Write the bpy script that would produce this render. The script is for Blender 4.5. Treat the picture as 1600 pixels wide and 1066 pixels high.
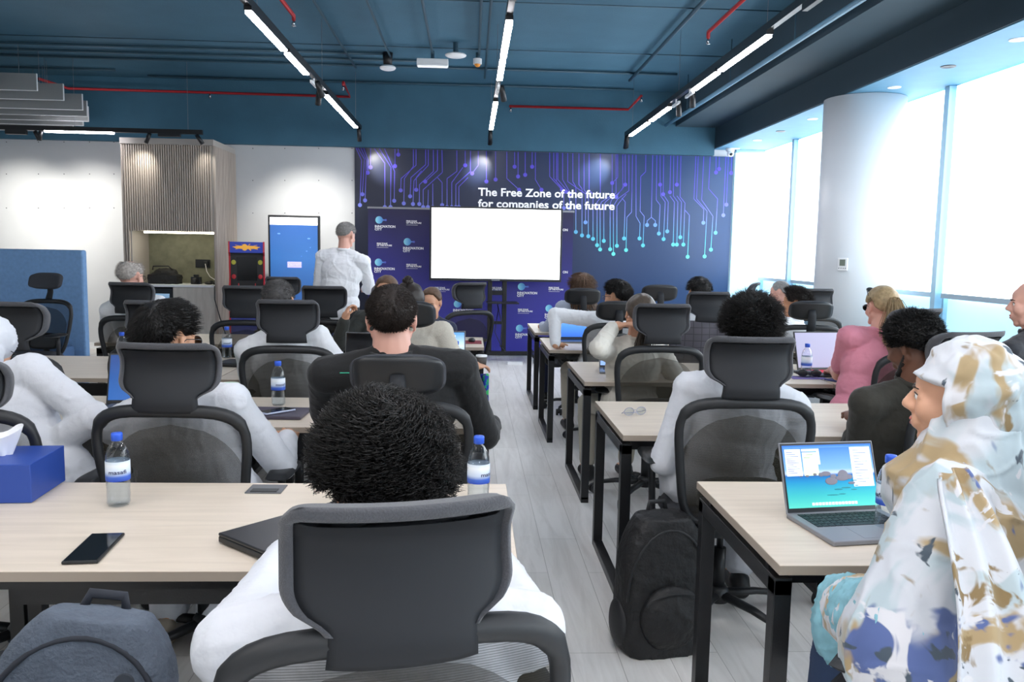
import bpy, math, random
import numpy as np
from mathutils import Vector as V, Matrix as Mx, noise as mnoise
random.seed(7); RNG = np.random.RandomState(7)
S = bpy.context.scene; COL = S.collection
for o in list(bpy.data.objects): bpy.data.objects.remove(o)

# ---------------------------------------------------------------- camera, world, exposure
FPX = 1302.0
YAW, PITCH, ROLL, EYE = math.atan(67 / FPX), math.radians(6.1), 0.018, V((0, 0, 1.49))
fwd = V((math.sin(YAW) * math.cos(PITCH), math.cos(YAW) * math.cos(PITCH), -math.sin(PITCH)))
rt = fwd.cross(V((0, 0, 1))).normalized(); upv = rt.cross(fwd)
rt, upv = rt * math.cos(ROLL) + upv * math.sin(ROLL), -rt * math.sin(ROLL) + upv * math.cos(ROLL)
cd = bpy.data.cameras.new('camera'); cam = bpy.data.objects.new('camera', cd); COL.objects.link(cam)
cd.sensor_width = 36; cd.lens = 36 * FPX / 1600; cd.clip_start = .05
cam.matrix_world = Mx(((rt.x, upv.x, -fwd.x, 0), (rt.y, upv.y, -fwd.y, 0), (rt.z, upv.z, -fwd.z, EYE.z), (0, 0, 0, 1)))
S.camera = cam
def at(px, py, Y):      # photo pixel -> world point on the plane y = Y
    r = fwd * FPX + rt * (px - 800) - upv * (py - 533)
    return EYE + r * (Y / r.y)
def atz(px, py, z):     # photo pixel -> world point at height z
    r = fwd * FPX + rt * (px - 800) - upv * (py - 533)
    return EYE + r * ((z - EYE.z) / r.z)
w = bpy.data.worlds.new('world'); S.world = w; w.use_nodes = True
w.node_tree.nodes['Background'].inputs[0].default_value = (.75, .87, 1, 1)
w.node_tree.nodes['Background'].inputs[1].default_value = 2.2
S.view_settings.view_transform = 'Standard'; S.view_settings.look = 'None'
S.view_settings.gamma = 1; S.view_settings.use_curve_mapping = False
S.view_settings.exposure = 0.75
S.cycles.use_denoising = True
S.cycles.max_bounces = 7; S.cycles.diffuse_bounces = 4; S.cycles.glossy_bounces = 3
S.cycles.transmission_bounces = 5; S.cycles.transparent_max_bounces = 12
S.cycles.caustics_reflective = False; S.cycles.caustics_refractive = False
S.cycles.sample_clamp_indirect = 6
E_WIN, E_LAMP, E_REAR_FILL, E_SPOT = 2.8, 27.0, 3.6, 60.0

# ---------------------------------------------------------------- materials
def c(h):
    h = h.lstrip('#'); r = [int(h[i:i + 2], 16) / 255 for i in (0, 2, 4)]
    return tuple(x / 12.92 if x < .04045 else ((x + .055) / 1.055) ** 2.4 for x in r)
MATS = {}
def mat(name, col='#888888', rough=.5, metal=0, emit=0, alpha=1, bump=0, bscale=40, vary=0, vscale=6, spec=.5, trans=0, ecol=None, sheen=0, stretch=None, rng=None):
    if name in MATS: return MATS[name]
    m = bpy.data.materials.new(name); m.use_nodes = True; nt = m.node_tree; b = nt.nodes['Principled BSDF']
    col = c(col) if isinstance(col, str) else col
    b.inputs['Base Color'].default_value = (*col, 1); b.inputs['Roughness'].default_value = rough
    b.inputs['Metallic'].default_value = metal; b.inputs['Specular IOR Level'].default_value = spec
    if trans: b.inputs['Transmission Weight'].default_value = trans
    if sheen: b.inputs['Sheen Weight'].default_value = sheen
    if emit:
        b.inputs['Emission Color'].default_value = (*(c(ecol) if ecol else col), 1); b.inputs['Emission Strength'].default_value = emit
    if alpha < 1: b.inputs['Alpha'].default_value = alpha
    if bump or vary:
        tc = nt.nodes.new('ShaderNodeTexCoord'); mp = nt.nodes.new('ShaderNodeMapping'); nt.links.new(tc.outputs['Object'], mp.inputs[0])
        if stretch: mp.inputs['Scale'].default_value = stretch
    if bump:
        n = nt.nodes.new('ShaderNodeTexNoise'); n.inputs['Scale'].default_value = bscale; n.inputs['Detail'].default_value = 4
        bp = nt.nodes.new('ShaderNodeBump'); bp.inputs['Strength'].default_value = bump; bp.inputs['Distance'].default_value = .02
        nt.links.new(mp.outputs[0], n.inputs[0]); nt.links.new(n.outputs[0], bp.inputs['Height']); nt.links.new(bp.outputs[0], b.inputs['Normal'])
    if vary:
        n = nt.nodes.new('ShaderNodeTexNoise'); n.inputs['Scale'].default_value = vscale; n.inputs['Detail'].default_value = 5
        r = nt.nodes.new('ShaderNodeValToRGB'); r.color_ramp.elements[0].position = .3; r.color_ramp.elements[1].position = .7
        r.color_ramp.elements[0].color = (*[max(0, x * (1 - vary)) for x in col], 1); r.color_ramp.elements[1].color = (*[min(1, x * (1 + vary)) for x in col], 1)
        nt.links.new(mp.outputs[0], n.inputs[0]); nt.links.new(n.outputs[0], r.inputs[0]); nt.links.new(r.outputs[0], b.inputs['Base Color'])
    MATS[name] = m; return m
def ramp_mat(name, stops, axis='Z', lo=0, hi=1, rough=.5, emit=0, spec=.5):   # a colour that runs along an axis
    m = mat(name, '#808080', rough, spec=spec); nt = m.node_tree; b = nt.nodes['Principled BSDF']
    tc = nt.nodes.new('ShaderNodeTexCoord'); sp = nt.nodes.new('ShaderNodeSeparateXYZ'); mr = nt.nodes.new('ShaderNodeMapRange'); r = nt.nodes.new('ShaderNodeValToRGB')
    mr.inputs[1].default_value = lo; mr.inputs[2].default_value = hi
    nt.links.new(tc.outputs['Object'], sp.inputs[0]); nt.links.new(sp.outputs[axis], mr.inputs[0]); nt.links.new(mr.outputs[0], r.inputs[0])
    el = r.color_ramp.elements
    while len(el) < len(stops): el.new(.5)
    for e, (p, h) in zip(el, stops): e.position = p; e.color = (*c(h), 1)
    nt.links.new(r.outputs[0], b.inputs['Base Color'])
    if emit: nt.links.new(r.outputs[0], b.inputs['Emission Color']); b.inputs['Emission Strength'].default_value = emit; b.inputs['Base Color'].default_value = (0, 0, 0, 1)
    return m
black_plastic = mat('black_plastic', '#1b1d20', .42)
black_metal = mat('black_metal', '#141518', .38, bump=.05, bscale=200)
chair_shell = mat('chair_shell', '#232529', .62, spec=.3)
chair_frame = mat('chair_frame', '#1e2023', .5)
chair_fabric = mat('chair_fabric', '#4a4b50', .9, bump=.25, bscale=350, vary=.12, vscale=300, sheen=.2)
seat_fabric = mat('seat_fabric', '#3c3e44', .9, bump=.3, bscale=300)
chrome = mat('chrome', '#c8c8cc', .2, 1)
caster_grey = mat('caster_grey', '#202226', .5)
white_plastic = mat('white_plastic', '#eceef0', .4)
silver = mat('silver_metal', '#8e9096', .35, .9)
dark_alu = mat('dark_aluminium', '#4a4d54', .4, .8)
key_black = mat('key_black', '#141518', .5)
glow_white = mat('lamp_diffuser', '#ffffff', .5, emit=E_LAMP, ecol='#fbf9ff')
paper = mat('paper_white', '#f4f4f2', .8)
red_paint = mat('red_pipe_paint', '#b5222a', .45)
teal = mat('teal_paint', '#3c687f', .75, bump=.15, bscale=60, vary=.06, vscale=3)
teal_dark = mat('bulkhead_paint', '#223a47', .8, vary=.05, vscale=3)
teal_pipe = mat('teal_conduit', '#2a4a5a', .5)
soffit_m = mat('soffit_paint', '#5586a3', .7, vary=.04)
wall_white = mat('wall_white', '#cdcfd1', .7, vary=.03, vscale=2)
blind_m = mat('blind_fabric', '#ffffff', .8, emit=E_WIN, ecol='#f3faff')
lowglass_m = mat('daylit_glass', '#bfe4f2', .3, emit=.5, ecol='#a9daf2')
mullion_m = mat('mullion_metal', '#9fc3d8', .4)
rail_grey = mat('blind_rail', '#a7bccb', .5)  # even blue-grey of the rail below each blind
def wood_floor():
    m = mat('grey_oak_floor', '#c9c8c6', .38); nt = m.node_tree; b = nt.nodes['Principled BSDF']; L = nt.links.new
    tc = nt.nodes.new('ShaderNodeTexCoord'); mp = nt.nodes.new('ShaderNodeMapping'); mp.inputs['Rotation'].default_value = (0, 0, math.pi / 2)
    br = nt.nodes.new('ShaderNodeTexBrick'); br.inputs['Scale'].default_value = 1; br.inputs['Brick Width'].default_value = 1.25; br.inputs['Row Height'].default_value = .19
    br.inputs['Mortar Size'].default_value = .0015; br.offset = .37
    br.inputs[1].default_value = (*c('#eceae8'), 1); br.inputs[2].default_value = (*c('#e2e0dd'), 1); br.inputs[3].default_value = (*c('#b4b2ae'), 1)
    mp2 = nt.nodes.new('ShaderNodeMapping'); mp2.inputs['Scale'].default_value = (9, .9, 1)
    n = nt.nodes.new('ShaderNodeTexNoise'); n.inputs['Scale'].default_value = 1.6; n.inputs['Detail'].default_value = 8; n.inputs['Roughness'].default_value = .62; n.inputs['Distortion'].default_value = .8
    r = nt.nodes.new('ShaderNodeValToRGB'); r.color_ramp.elements[0].position = .33; r.color_ramp.elements[0].color = (.62, .60, .58, 1); r.color_ramp.elements[1].position = .58; r.color_ramp.elements[1].color = (1, 1, 1, 1)
    mx = nt.nodes.new('ShaderNodeMixRGB'); mx.blend_type = 'MULTIPLY'; mx.inputs[0].default_value = .42
    L(tc.outputs['Object'], mp.inputs[0]); L(mp.outputs[0], br.inputs[0]); L(tc.outputs['Object'], mp2.inputs[0]); L(mp2.outputs[0], n.inputs[0]); L(n.outputs[0], r.inputs[0])
    L(br.outputs[0], mx.inputs[1]); L(r.outputs[0], mx.inputs[2]); L(mx.outputs[0], b.inputs['Base Color'])
    return m
def grain(name, base, dark, rough=.45, scale=(1.2, 14, 14)):
    m = mat(name, base, rough); nt = m.node_tree; b = nt.nodes['Principled BSDF']; L = nt.links.new
    tc = nt.nodes.new('ShaderNodeTexCoord'); mp = nt.nodes.new('ShaderNodeMapping'); mp.inputs['Scale'].default_value = scale
    n = nt.nodes.new('ShaderNodeTexNoise'); n.inputs['Scale'].default_value = 2.2; n.inputs['Detail'].default_value = 7; n.inputs['Distortion'].default_value = .6
    r = nt.nodes.new('ShaderNodeValToRGB'); r.color_ramp.elements[0].position = .25; r.color_ramp.elements[0].color = (*c(dark), 1); r.color_ramp.elements[1].position = .65; r.color_ramp.elements[1].color = (*c(base), 1)
    L(tc.outputs['Object'], mp.inputs[0]); L(mp.outputs[0], n.inputs[0]); L(n.outputs[0], r.inputs[0]); L(r.outputs[0], b.inputs['Base Color'])
    return m
floor_m = wood_floor()
desk_m = grain('pale_desk_laminate', '#dccfbf', '#cdc0b0', .42)
desk_edge = mat('desk_edge', '#a89b8d', .6)
slat_m = grain('grey_slat_veneer', '#bfb3a8', '#a3978c', .6, (14, 14, 1))
cab_m = grain('pale_cabinet_veneer', '#cfcbc2', '#bcb8ae', .5, (12, 12, 1.5))
niche_m = mat('niche_olive_stone', '#6f705f', .7, vary=.2, vscale=9)
cap_m = mat('cap_plaster', '#a8a29c', .7)
def mesh_fabric():
    m = mat('chair_mesh', '#3a372f', .85, spec=.1); nt = m.node_tree; b = nt.nodes['Principled BSDF']; L = nt.links.new
    tc = nt.nodes.new('ShaderNodeTexCoord'); wv = nt.nodes.new('ShaderNodeTexWave'); wv.bands_direction = 'Z'; wv.inputs['Scale'].default_value = 75; wv.inputs['Distortion'].default_value = .6
    mr = nt.nodes.new('ShaderNodeMapRange'); mr.inputs[3].default_value = .42; mr.inputs[4].default_value = .70
    L(tc.outputs['Object'], wv.inputs[0]); L(wv.outputs['Fac'], mr.inputs[0]); L(mr.outputs[0], b.inputs['Alpha'])
    return m
chair_mesh = mesh_fabric()
lumbar_mesh = mat('lumbar_mesh_fabric', '#24231f', .9, alpha=.5, spec=.1)
def clear(name, col, mix=.25, rough=.05):
    m = bpy.data.materials.new(name); m.use_nodes = True; nt = m.node_tree; nt.nodes.remove(nt.nodes['Principled BSDF'])
    t = nt.nodes.new('ShaderNodeBsdfTransparent'); t.inputs[0].default_value = (*c(col), 1)
    g = nt.nodes.new('ShaderNodeBsdfGlossy'); g.inputs['Roughness'].default_value = rough
    lw = nt.nodes.new('ShaderNodeLayerWeight'); lw.inputs[0].default_value = mix; mx = nt.nodes.new('ShaderNodeMixShader')
    nt.links.new(lw.outputs['Facing'], mx.inputs[0]); nt.links.new(t.outputs[0], mx.inputs[1]); nt.links.new(g.outputs[0], mx.inputs[2]); nt.links.new(mx.outputs[0], nt.nodes['Material Output'].inputs[0])
    return m
pet = clear('clear_bottle_plastic', '#fbfdff', .16, .08); lensm = clear('clear_lens', '#eef2f4', .15)
waterm = clear('drinking_water', '#f2f7fa', .10, .03)
tinted = clear('dark_tinted_lens', '#1a1c28', .3)

# ---------------------------------------------------------------- mesh helpers
class MB:
    def __init__(s): s.v = []; s.f = []; s.m = []
    def add(s, vs, fs, mi=0):
        o = len(s.v); s.v.extend([tuple(x) for x in vs]); s.f.extend([tuple(i + o for i in f) for f in fs]); s.m.extend([mi] * len(fs)); return s
    def box(s, x0, x1, y0, y1, z0, z1, mi=0, M=None):
        vs = [V((x, y, z)) for z in (z0, z1) for y in (y0, y1) for x in (x0, x1)]
        if M is not None: vs = [M @ q for q in vs]
        return s.add(vs, [(0, 2, 3, 1), (4, 5, 7, 6), (0, 1, 5, 4), (2, 6, 7, 3), (0, 4, 6, 2), (1, 3, 7, 5)], mi)
    def tube(s, pts, r, n=8, closed=False, mi=0, ry=None, caps=True):
        pts = [V(p) for p in pts]; N = len(pts); rs = r if isinstance(r, (list, tuple)) else [r] * N
        rys = ry if isinstance(ry, (list, tuple)) else ([ry] * N if ry else rs); vs = []; ref = None
        for i, p in enumerate(pts):
            a = pts[(i - 1) % N] if (closed or i > 0) else p; b = pts[(i + 1) % N] if (closed or i < N - 1) else p
            t = (b - a).normalized()
            if ref is None:
                ref = V((0, 0, 1)) if abs(t.z) < .9 else V((0, 1, 0))
            u = t.cross(ref)
            if u.length < 1e-5: u = t.cross(V((1, 0, 0)))
            u.normalize(); w_ = u.cross(t).normalized(); ref = w_
            for k in range(n):
                an = 2 * math.pi * k / n; vs.append(p + u * math.cos(an) * rs[i] + w_ * math.sin(an) * rys[i])
        fs = []
        for i in range(N if closed else N - 1):
            j = (i + 1) % N
            for k in range(n): fs.append((i * n + k, i * n + (k + 1) % n, j * n + (k + 1) % n, j * n + k))
        if not closed and caps: fs.append(tuple(range(n - 1, -1, -1))); fs.append(tuple((N - 1) * n + k for k in range(n)))
        return s.add(vs, fs, mi)
    def cyl(s, p0, p1, r0, r1=None, n=16, mi=0): return s.tube([p0, p1], [r0, r0 if r1 is None else r1], n, mi=mi)
    def ell(s, ctr, rad, R=None, nu=20, nv=12, mi=0):
        ctr = V(ctr); vs = []
        rad = (rad,) * 3 if not isinstance(rad, (tuple, list)) else rad
        for i in range(nv + 1):
            ph = math.pi * i / nv
            for j in range(nu):
                th = 2 * math.pi * j / nu; q = V((rad[0] * math.sin(ph) * math.cos(th), rad[1] * math.sin(ph) * math.sin(th), rad[2] * math.cos(ph)))
                vs.append(ctr + (R @ q if R is not None else q))
        fs = [(i * nu + j, (i + 1) * nu + j, (i + 1) * nu + (j + 1) % nu, i * nu + (j + 1) % nu) for i in range(nv) for j in range(nu)]
        return s.add(vs, fs, mi)
    def cap(s, p0, p1, r0, r1=None, n=12):            # tapered limb with round ends
        r1 = r0 if r1 is None else r1; p0 = V(p0); p1 = V(p1); d = (p1 - p0); L = d.length
        if L < 1e-6: return s.ell(p0, (r0,) * 3)
        d /= L; pts = []; rs = []
        for a in (90, 60, 30, 0): pts.append(p0 - d * r0 * math.sin(math.radians(a))); rs.append(max(1e-4, r0 * math.cos(math.radians(a))))
        for a in (0, 30, 60, 90): pts.append(p1 + d * r1 * math.sin(math.radians(a))); rs.append(max(1e-4, r1 * math.cos(math.radians(a))))
        return s.tube(pts, rs, n)
    def lathe(s, prof, ctr=(0, 0, 0), n=24, mi=0):
        vs = [(ctr[0] + r * math.cos(2 * math.pi * k / n), ctr[1] + r * math.sin(2 * math.pi * k / n), ctr[2] + z) for r, z in prof for k in range(n)]
        fs = [(i * n + k, i * n + (k + 1) % n, (i + 1) * n + (k + 1) % n, (i + 1) * n + k) for i in range(len(prof) - 1) for k in range(n)]
        return s.add(vs, fs, mi)
    def prism(s, poly, d, mi=0):                       # poly: 3D points, d: extrusion
        n = len(poly); a = [V(p) for p in poly]; b = [p + V(d) for p in a]
        return s.add(a + b, [tuple(range(n))[::-1], tuple(range(n, 2 * n))] + [(i, (i + 1) % n, (i + 1) % n + n, i + n) for i in range(n)], mi)
    def sheet(s, fn, nu, nv, t=.0, closed_u=False, mi=0):   # fn(u,v)->(front,back) pair for pillows
        A = []; B = []
        for j in range(nv + 1):
            for i in range(nu + 1):
                a, b = fn(i / nu, j / nv); A.append(a); B.append(b)
        W = nu + 1; n = len(A); fs = []
        for j in range(nv):
            for i in range(nu):
                q = (j * W + i, j * W + i + 1, (j + 1) * W + i + 1, (j + 1) * W + i); fs.append(q); fs.append(tuple(n + k for k in q[::-1]))
        for i in range(nu): fs.append((i + 1, i, n + i, n + i + 1)); fs.append((nv * W + i, nv * W + i + 1, n + nv * W + i + 1, n + nv * W + i))
        for j in range(nv): fs.append((j * W, (j + 1) * W, n + (j + 1) * W, n + j * W)); fs.append(((j + 1) * W + nu, j * W + nu, n + j * W + nu, n + (j + 1) * W + nu))
        return s.add(A + B, fs, mi)
    def grid(s, fn, nu, nv, mi=0):
        vs = [fn(i / nu, j / nv) for j in range(nv + 1) for i in range(nu + 1)]; W = nu + 1
        return s.add(vs, [(j * W + i, j * W + i + 1, (j + 1) * W + i + 1, (j + 1) * W + i) for j in range(nv) for i in range(nu)], mi)
    def mesh(s, name, smooth=True):
        me = bpy.data.meshes.new(name); me.from_pydata([tuple(x) for x in s.v], [], s.f); me.validate()
        if len(me.polygons) == len(s.m): me.polygons.foreach_set('material_index', s.m)
        me.polygons.foreach_set('use_smooth', [smooth] * len(me.polygons)); me.update(); return me
def build(mb, name, mats, parent=None, smooth=False, bevel=0, loc=None, fix=True):
    me = mb if isinstance(mb, bpy.types.Mesh) else mb.mesh(name, smooth)
    for m in (mats if isinstance(mats, (list, tuple)) else [mats]): me.materials.append(m)
    if fix:
        import bmesh
        b = bmesh.new(); b.from_mesh(me); bmesh.ops.recalc_face_normals(b, faces=b.faces); b.to_mesh(me); b.free()
    o = bpy.data.objects.new(name, me); COL.objects.link(o)
    if parent: o.parent = parent
    if loc: o.location = loc
    if bevel:
        md = o.modifiers.new('bevel', 'BEVEL'); md.width = bevel; md.segments = 2; md.limit_method = 'ANGLE'; md.angle_limit = math.radians(40)
    if smooth and bevel: pass
    return o
def tag(o, label=None, cat=None, group=None, kind=None):
    for k, v_ in (('label', label), ('category', cat), ('group', group), ('kind', kind)):
        if v_: o[k] = v_
    return o
def thing(name, label, cat, loc=(0, 0, 0), rz=0, group=None):
    o = bpy.data.objects.new(name, None); COL.objects.link(o); o.location = loc; o.rotation_euler = (0, 0, rz); o.empty_display_size = .1
    return tag(o, label, cat, group)
def copy_tree(o, parent=None):
    n = o.copy(); COL.objects.link(n); n.parent = parent
    for ch in list(o.children): copy_tree(ch, n)
    return n
def struct(name, mb, m, smooth=False, bevel=0, parent=None):
    o = build(mb, name, m, parent, smooth, bevel)
    if not parent: o['kind'] = 'structure'
    return o
def rz(a): return Mx.Rotation(a, 3, 'Z')
def R_(deg): return math.radians(deg)
def remesh(mb, voxel, smooth=3, name='m', noise=0, nscale=8, mats=None):
    me = mb.mesh('tmp'); o = bpy.data.objects.new('tmp', me); COL.objects.link(o)
    r = o.modifiers.new('r', 'REMESH'); r.mode = 'VOXEL'; r.voxel_size = voxel
    if smooth: sm = o.modifiers.new('s', 'SMOOTH'); sm.iterations = smooth; sm.factor = .5
    dg = bpy.context.evaluated_depsgraph_get(); out = bpy.data.meshes.new_from_object(o.evaluated_get(dg)); out.name = name
    bpy.data.objects.remove(o); bpy.data.meshes.remove(me)
    n = len(out.vertices)
    if noise and n:
        nv = [(v.co.copy(), v.normal.copy()) for v in out.vertices]
        for i, (p, nn) in enumerate(nv):
            wp = p + V((mnoise.noise(p * nscale * .9), mnoise.noise(p * nscale * .9 + V((7, 3, 1))), mnoise.noise(p * nscale * .9 + V((2, 9, 4))))) * .06
            k = mnoise.noise(p * nscale) * .7
            a1 = abs(mnoise.noise(V((wp.x * 1.0, wp.y * 1.0, wp.z * .45)) * nscale * 1.6)); a2 = abs(mnoise.noise(V((wp.x * .6, wp.y * .6, wp.z * 1.5)) * nscale * 1.9 + V((5, 5, 5))))
            out.vertices[i].co = p + nn * noise * (k + max(0, .15 - a1) ** 1.5 * 9 + max(0, .12 - a2) ** 1.5 * 7)
    out.polygons.foreach_set('use_smooth', [True] * len(out.polygons)); out.update()
    return out
BF = None
def text(s, size, M, bold=0, align='LEFT', ext=.0008, space=1, xscale=1, line=1):     # letters as a mesh, M places them (x right, y up)
    cu = bpy.data.curves.new('t', 'FONT'); cu.body = s; cu.size = size; cu.align_x = align; cu.offset = bold; cu.extrude = ext; cu.space_character = space
    cu.resolution_u = 3; cu.space_line = line
    o = bpy.data.objects.new('t', cu); COL.objects.link(o); dg = bpy.context.evaluated_depsgraph_get(); dg.update()
    me = bpy.data.meshes.new_from_object(o.evaluated_get(dg)); vs = [M @ V((v.co.x * xscale, v.co.y, v.co.z)) for v in me.vertices]; fs = [tuple(p.vertices) for p in me.polygons]
    bpy.data.objects.remove(o); bpy.data.curves.remove(cu); bpy.data.meshes.remove(me)
    return vs, fs
def wallM(x, y, z): return Mx.Translation((x, y, z)) @ Mx.Rotation(math.pi / 2, 4, 'X')     # text facing -y

# ================================================================= THE ROOM
YB, YR, XL, XW, ZC, ZS = 12.2, -4.0, -8.0, 4.3, 3.8, 3.03
struct('floor', MB().box(XL, XW + .3, YR, YB + .3, -.1, 0), floor_m)
struct('ceiling', MB().box(XL, XW + .3, YR, YB + .3, ZC, ZC + .1), teal)
struct('wall_front', MB().box(XL, XW + .3, YB, YB + .15, 0, ZC), wall_white)
struct('wall_left', MB().box(XL - .15, XL, YR, YB, 0, ZC), wall_white)
struct('wall_rear', MB().box(XL, XW + .3, YR - .15, YR, 0, ZC), wall_white)
struct('trim_1', MB().box(XL, 3.5, YB - .1, YB - .002, 2.93, ZC), teal)                      # band above the mural
struct('trim_2', MB().box(XL, 3.81, YB - .015, YB - .001, 0, .09), white_plastic)
mb = MB().box(3.5, XW + .3, YR, YB - .1, 3.03, 3.32); struct('trim_3', mb, [teal_dark])
struct('trim_4', MB().box(3.515, XW + .3, YR, YB - .0, ZS - .008, ZS - .001), soffit_m)
struct('trim_5', MB().box(2.92, XW + .3, YR, YB - .1, 3.322, ZC - .001), teal_dark)
struct('trim_6', MB().box(3.5, XW + .3, YB - .1, YB - .001, 3.03, ZC - .001), teal_dark)
# window wall
struct('wall_right', MB().box(XW, XW + .15, YR, YB, 0, .62), wall_white, bevel=.004)
struct('trim_7', MB().box(XW - .10, XW, YR, YB - .05, .60, .64), white_plastic, bevel=.004)
mull = [-3.27, .29, 3.845, 7.403, 10.96]
edges_ = [YR] + mull + [YB]
k = 0
for i in range(len(edges_) - 1):
    a, b = edges_[i], edges_[i + 1]
    if b - a < .3: continue
    k += 1
    wn = struct('window_%d' % k, MB().box(XW + .02, XW + .03, a + .02, b - .02, .64, ZS - .01), lowglass_m)
    fr = MB()
    for (y0, y1, z0, z1) in ((a + .02, a + .07, .64, ZS - .01), (b - .07, b - .02, .64, ZS - .01), (a + .02, b - .02, .64, .69), (a + .02, b - .02, ZS - .06, ZS - .01)): fr.box(XW - .02, XW + .06, y0, y1, z0, z1)
    build(fr, 'window_frame', mullion_m, wn)
    bl = build(MB().box(XW - .05, XW - .044, a + .09, b - .09, 1.19, ZS - .02), 'roller_blind', blind_m, wn)
    build(MB().box(XW - .06, XW - .035, a + .085, b - .085, 1.145, 1.19), 'blind_rail', rail_grey, wn)
for i, y in enumerate(mull[1:]):
    struct('trim_%d' % (8 + i), MB().box(XW - .09, XW, y - .045, y + .03, .64, ZS - .01), mullion_m)
wn = struct('window_%d' % (k + 1), MB().box(3.83, XW, YB - .05, YB - .04, .64, ZS - .01), lowglass_m)
build(MB().box(3.87, XW - .06, YB - .09, YB - .085, 1.19, ZS - .05), 'roller_blind', blind_m, wn)
build(MB().box(3.83, XW, YB - .08, YB - .02, ZS - .05, ZS - .01), 'window_frame', mullion_m, wn)
# round column
mb = MB(); mb.lathe([(0, 0), (.375, 0), (.375, ZS - .012), (0, ZS - .012)], (3.80, 8.1, 0), 64)
colm = mat('column_plaster', '#dde3e8', .35)
col_o = struct('trim_20', mb, colm, smooth=False); 
for p in col_o.data.polygons: p.use_smooth = len(p.vertices) == 4 and abs(p.normal.z) < .5
tag(col_o, 'wide round white column in front of the windows', 'column')
# thermostat on the column
t = thing('thermostat', 'small white thermostat with grey display on the round column', 'thermostat', (3.545, 7.81, 1.37), R_(-42))
build(MB().box(-.045, .045, -.012, .012, 0, .12), 'housing', white_plastic, t, bevel=.004)
build(MB().box(-.026, .026, -.015, -.011, .045, .105), 'display', mat('lcd', '#6f7a70', .3), t)
b_ = MB()
for q in range(4): b_.box(-.034 + q * .02, -.026 + q * .02, -.0145, -.011, .018, .026)
build(b_, 'button', mat('button_grey', '#555960', .5), t)

# ---------------------------------------------------------------- mural on the front wall
MX0, MX1, MZ1, MY = -1.665, 3.81, 2.925, 12.19
mural = thing('wall_mural', 'dark navy wall mural with circuit lines printed with a faint added glow and white slogan', 'mural', (0, MY, 0))
build(MB().box(MX0, MX1, -.014, .006, .095, MZ1), 'mural_panel', ramp_mat('mural_navy_daylit', [(0, '#121a33'), (.45, '#15284f'), (1, '#1b4272')], 'X', -1.66, 3.81, .33, spec=.55), mural)  # navy print; its bluer right end also has window light put into the colour
RL = [[(110,60),(110,200),(125,225),(125,447)],[(140,60),(140,215),(155,235),(155,464)],[(85,60),(85,200),(172,260),(172,400)],[(165,62),(165,240),(186,265),(186,468)],[(190,62),(190,240),(209,262),(209,481)],[(245,62),(245,280),(229,300),(229,512)],
[(303,62),(303,265),(250,300),(244,320),(244,533)],[(322,62),(322,255),(270,300),(262,315),(262,491)],[(367,215),(350,240),(300,290),(293,310),(293,532)],[(385,62),(385,245),(330,285),(309,320),(309,555)],[(355,62),(355,230),(323,275)],[(372,262),(340,300),(326,320),(326,515)],
[(350,280),(367,300),(361,479)],[(403,62),(398,350),(375,375),(371,536)],[(420,65),(420,370),(440,405),(437,479)],[(468,68),(467,152),(443,175),(440,345),(460,370),(454,513)],[(502,68),(495,375),(475,392),(474,413)],[(495,375),(515,392),(514,413)],
[(522,70),(519,290),(538,315),(532,455)],[(538,70),(538,215)],[(541,215),(541,270),(563,300),(555,482)],[(556,70),(553,262)],[(553,262),(578,300),(573,444)],[(590,72),(586,252)],[(586,270),(608,300),(602,509)],[(605,72),(603,270),(625,300),(620,509)],[(624,72),(620,215)],
[(620,270),(643,300),(637,473)],[(640,75),(636,275),(660,305),(652,509)],[(660,340),(682,365),(673,569)],[(713,80),(704,285),(752,335),(750,402)],[(725,80),(717,285),(768,345),(756,567)],[(752,80),(742,290),(797,370),(787,534)],[(783,85),(776,235),(820,285),(810,451)],
[(828,90),(827,138)],[(812,88),(812,155)],[(860,95),(848,365)],[(872,95),(863,313)],[(889,95),(886,158)],[(60,60),(60,190),(95,250),(95,330)],[(30,58),(30,200),(66,250),(66,330)],[(330,62),(330,180),(303,207)],[(367,62),(367,215)]]
LL = [[(48,28),(78,95),(70,315)],[(60,28),(92,90),(82,262)],[(75,28),(102,95),(95,292)],[(88,28),(110,95),(108,157)],[(122,28),(122,130)],[(140,30),(192,110),(192,325)],[(165,30),(222,130),(220,325)],[(190,30),(240,150),(238,294)],[(242,32),(242,124)],[(258,32),(258,68)],[(345,32),(345,120),(272,185),(270,243)],
[(332,32),(332,125),(288,185),(285,307)],[(392,35),(392,117),(320,180),(316,272)],[(450,38),(450,145),(390,200)],[(472,38),(474,155),(380,240),(380,325)],[(405,35),(405,120),(335,195),(330,310)],[(372,147),(346,180),(346,240)],[(430,60),(430,150),(362,215),(361,310)],[(450,180),(473,205),(473,315)],
[(405,240),(403,325)],[(427,210),(427,325)],[(545,40),(545,150),(497,185),(497,325)],[(586,42),(586,120)],[(575,130),(520,205),(520,325)],[(612,50),(612,150),(540,215),(540,325)],[(600,180),(555,225),(555,325)],[(790,50),(790,185),(850,240)],[(828,50),(828,127)],[(845,60),(845,175)],[(880,60),(880,167)],
[(914,60),(914,127)],[(930,55),(930,190),(960,240)],[(1000,55),(1000,175),(1060,240)],[(1020,55),(1020,185),(1080,250)],[(1040,55),(1040,190),(1100,260)],[(690,48),(690,200)],[(735,50),(735,190)],[(650,48),(650,120),(620,160)]]
pat = MB()
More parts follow.
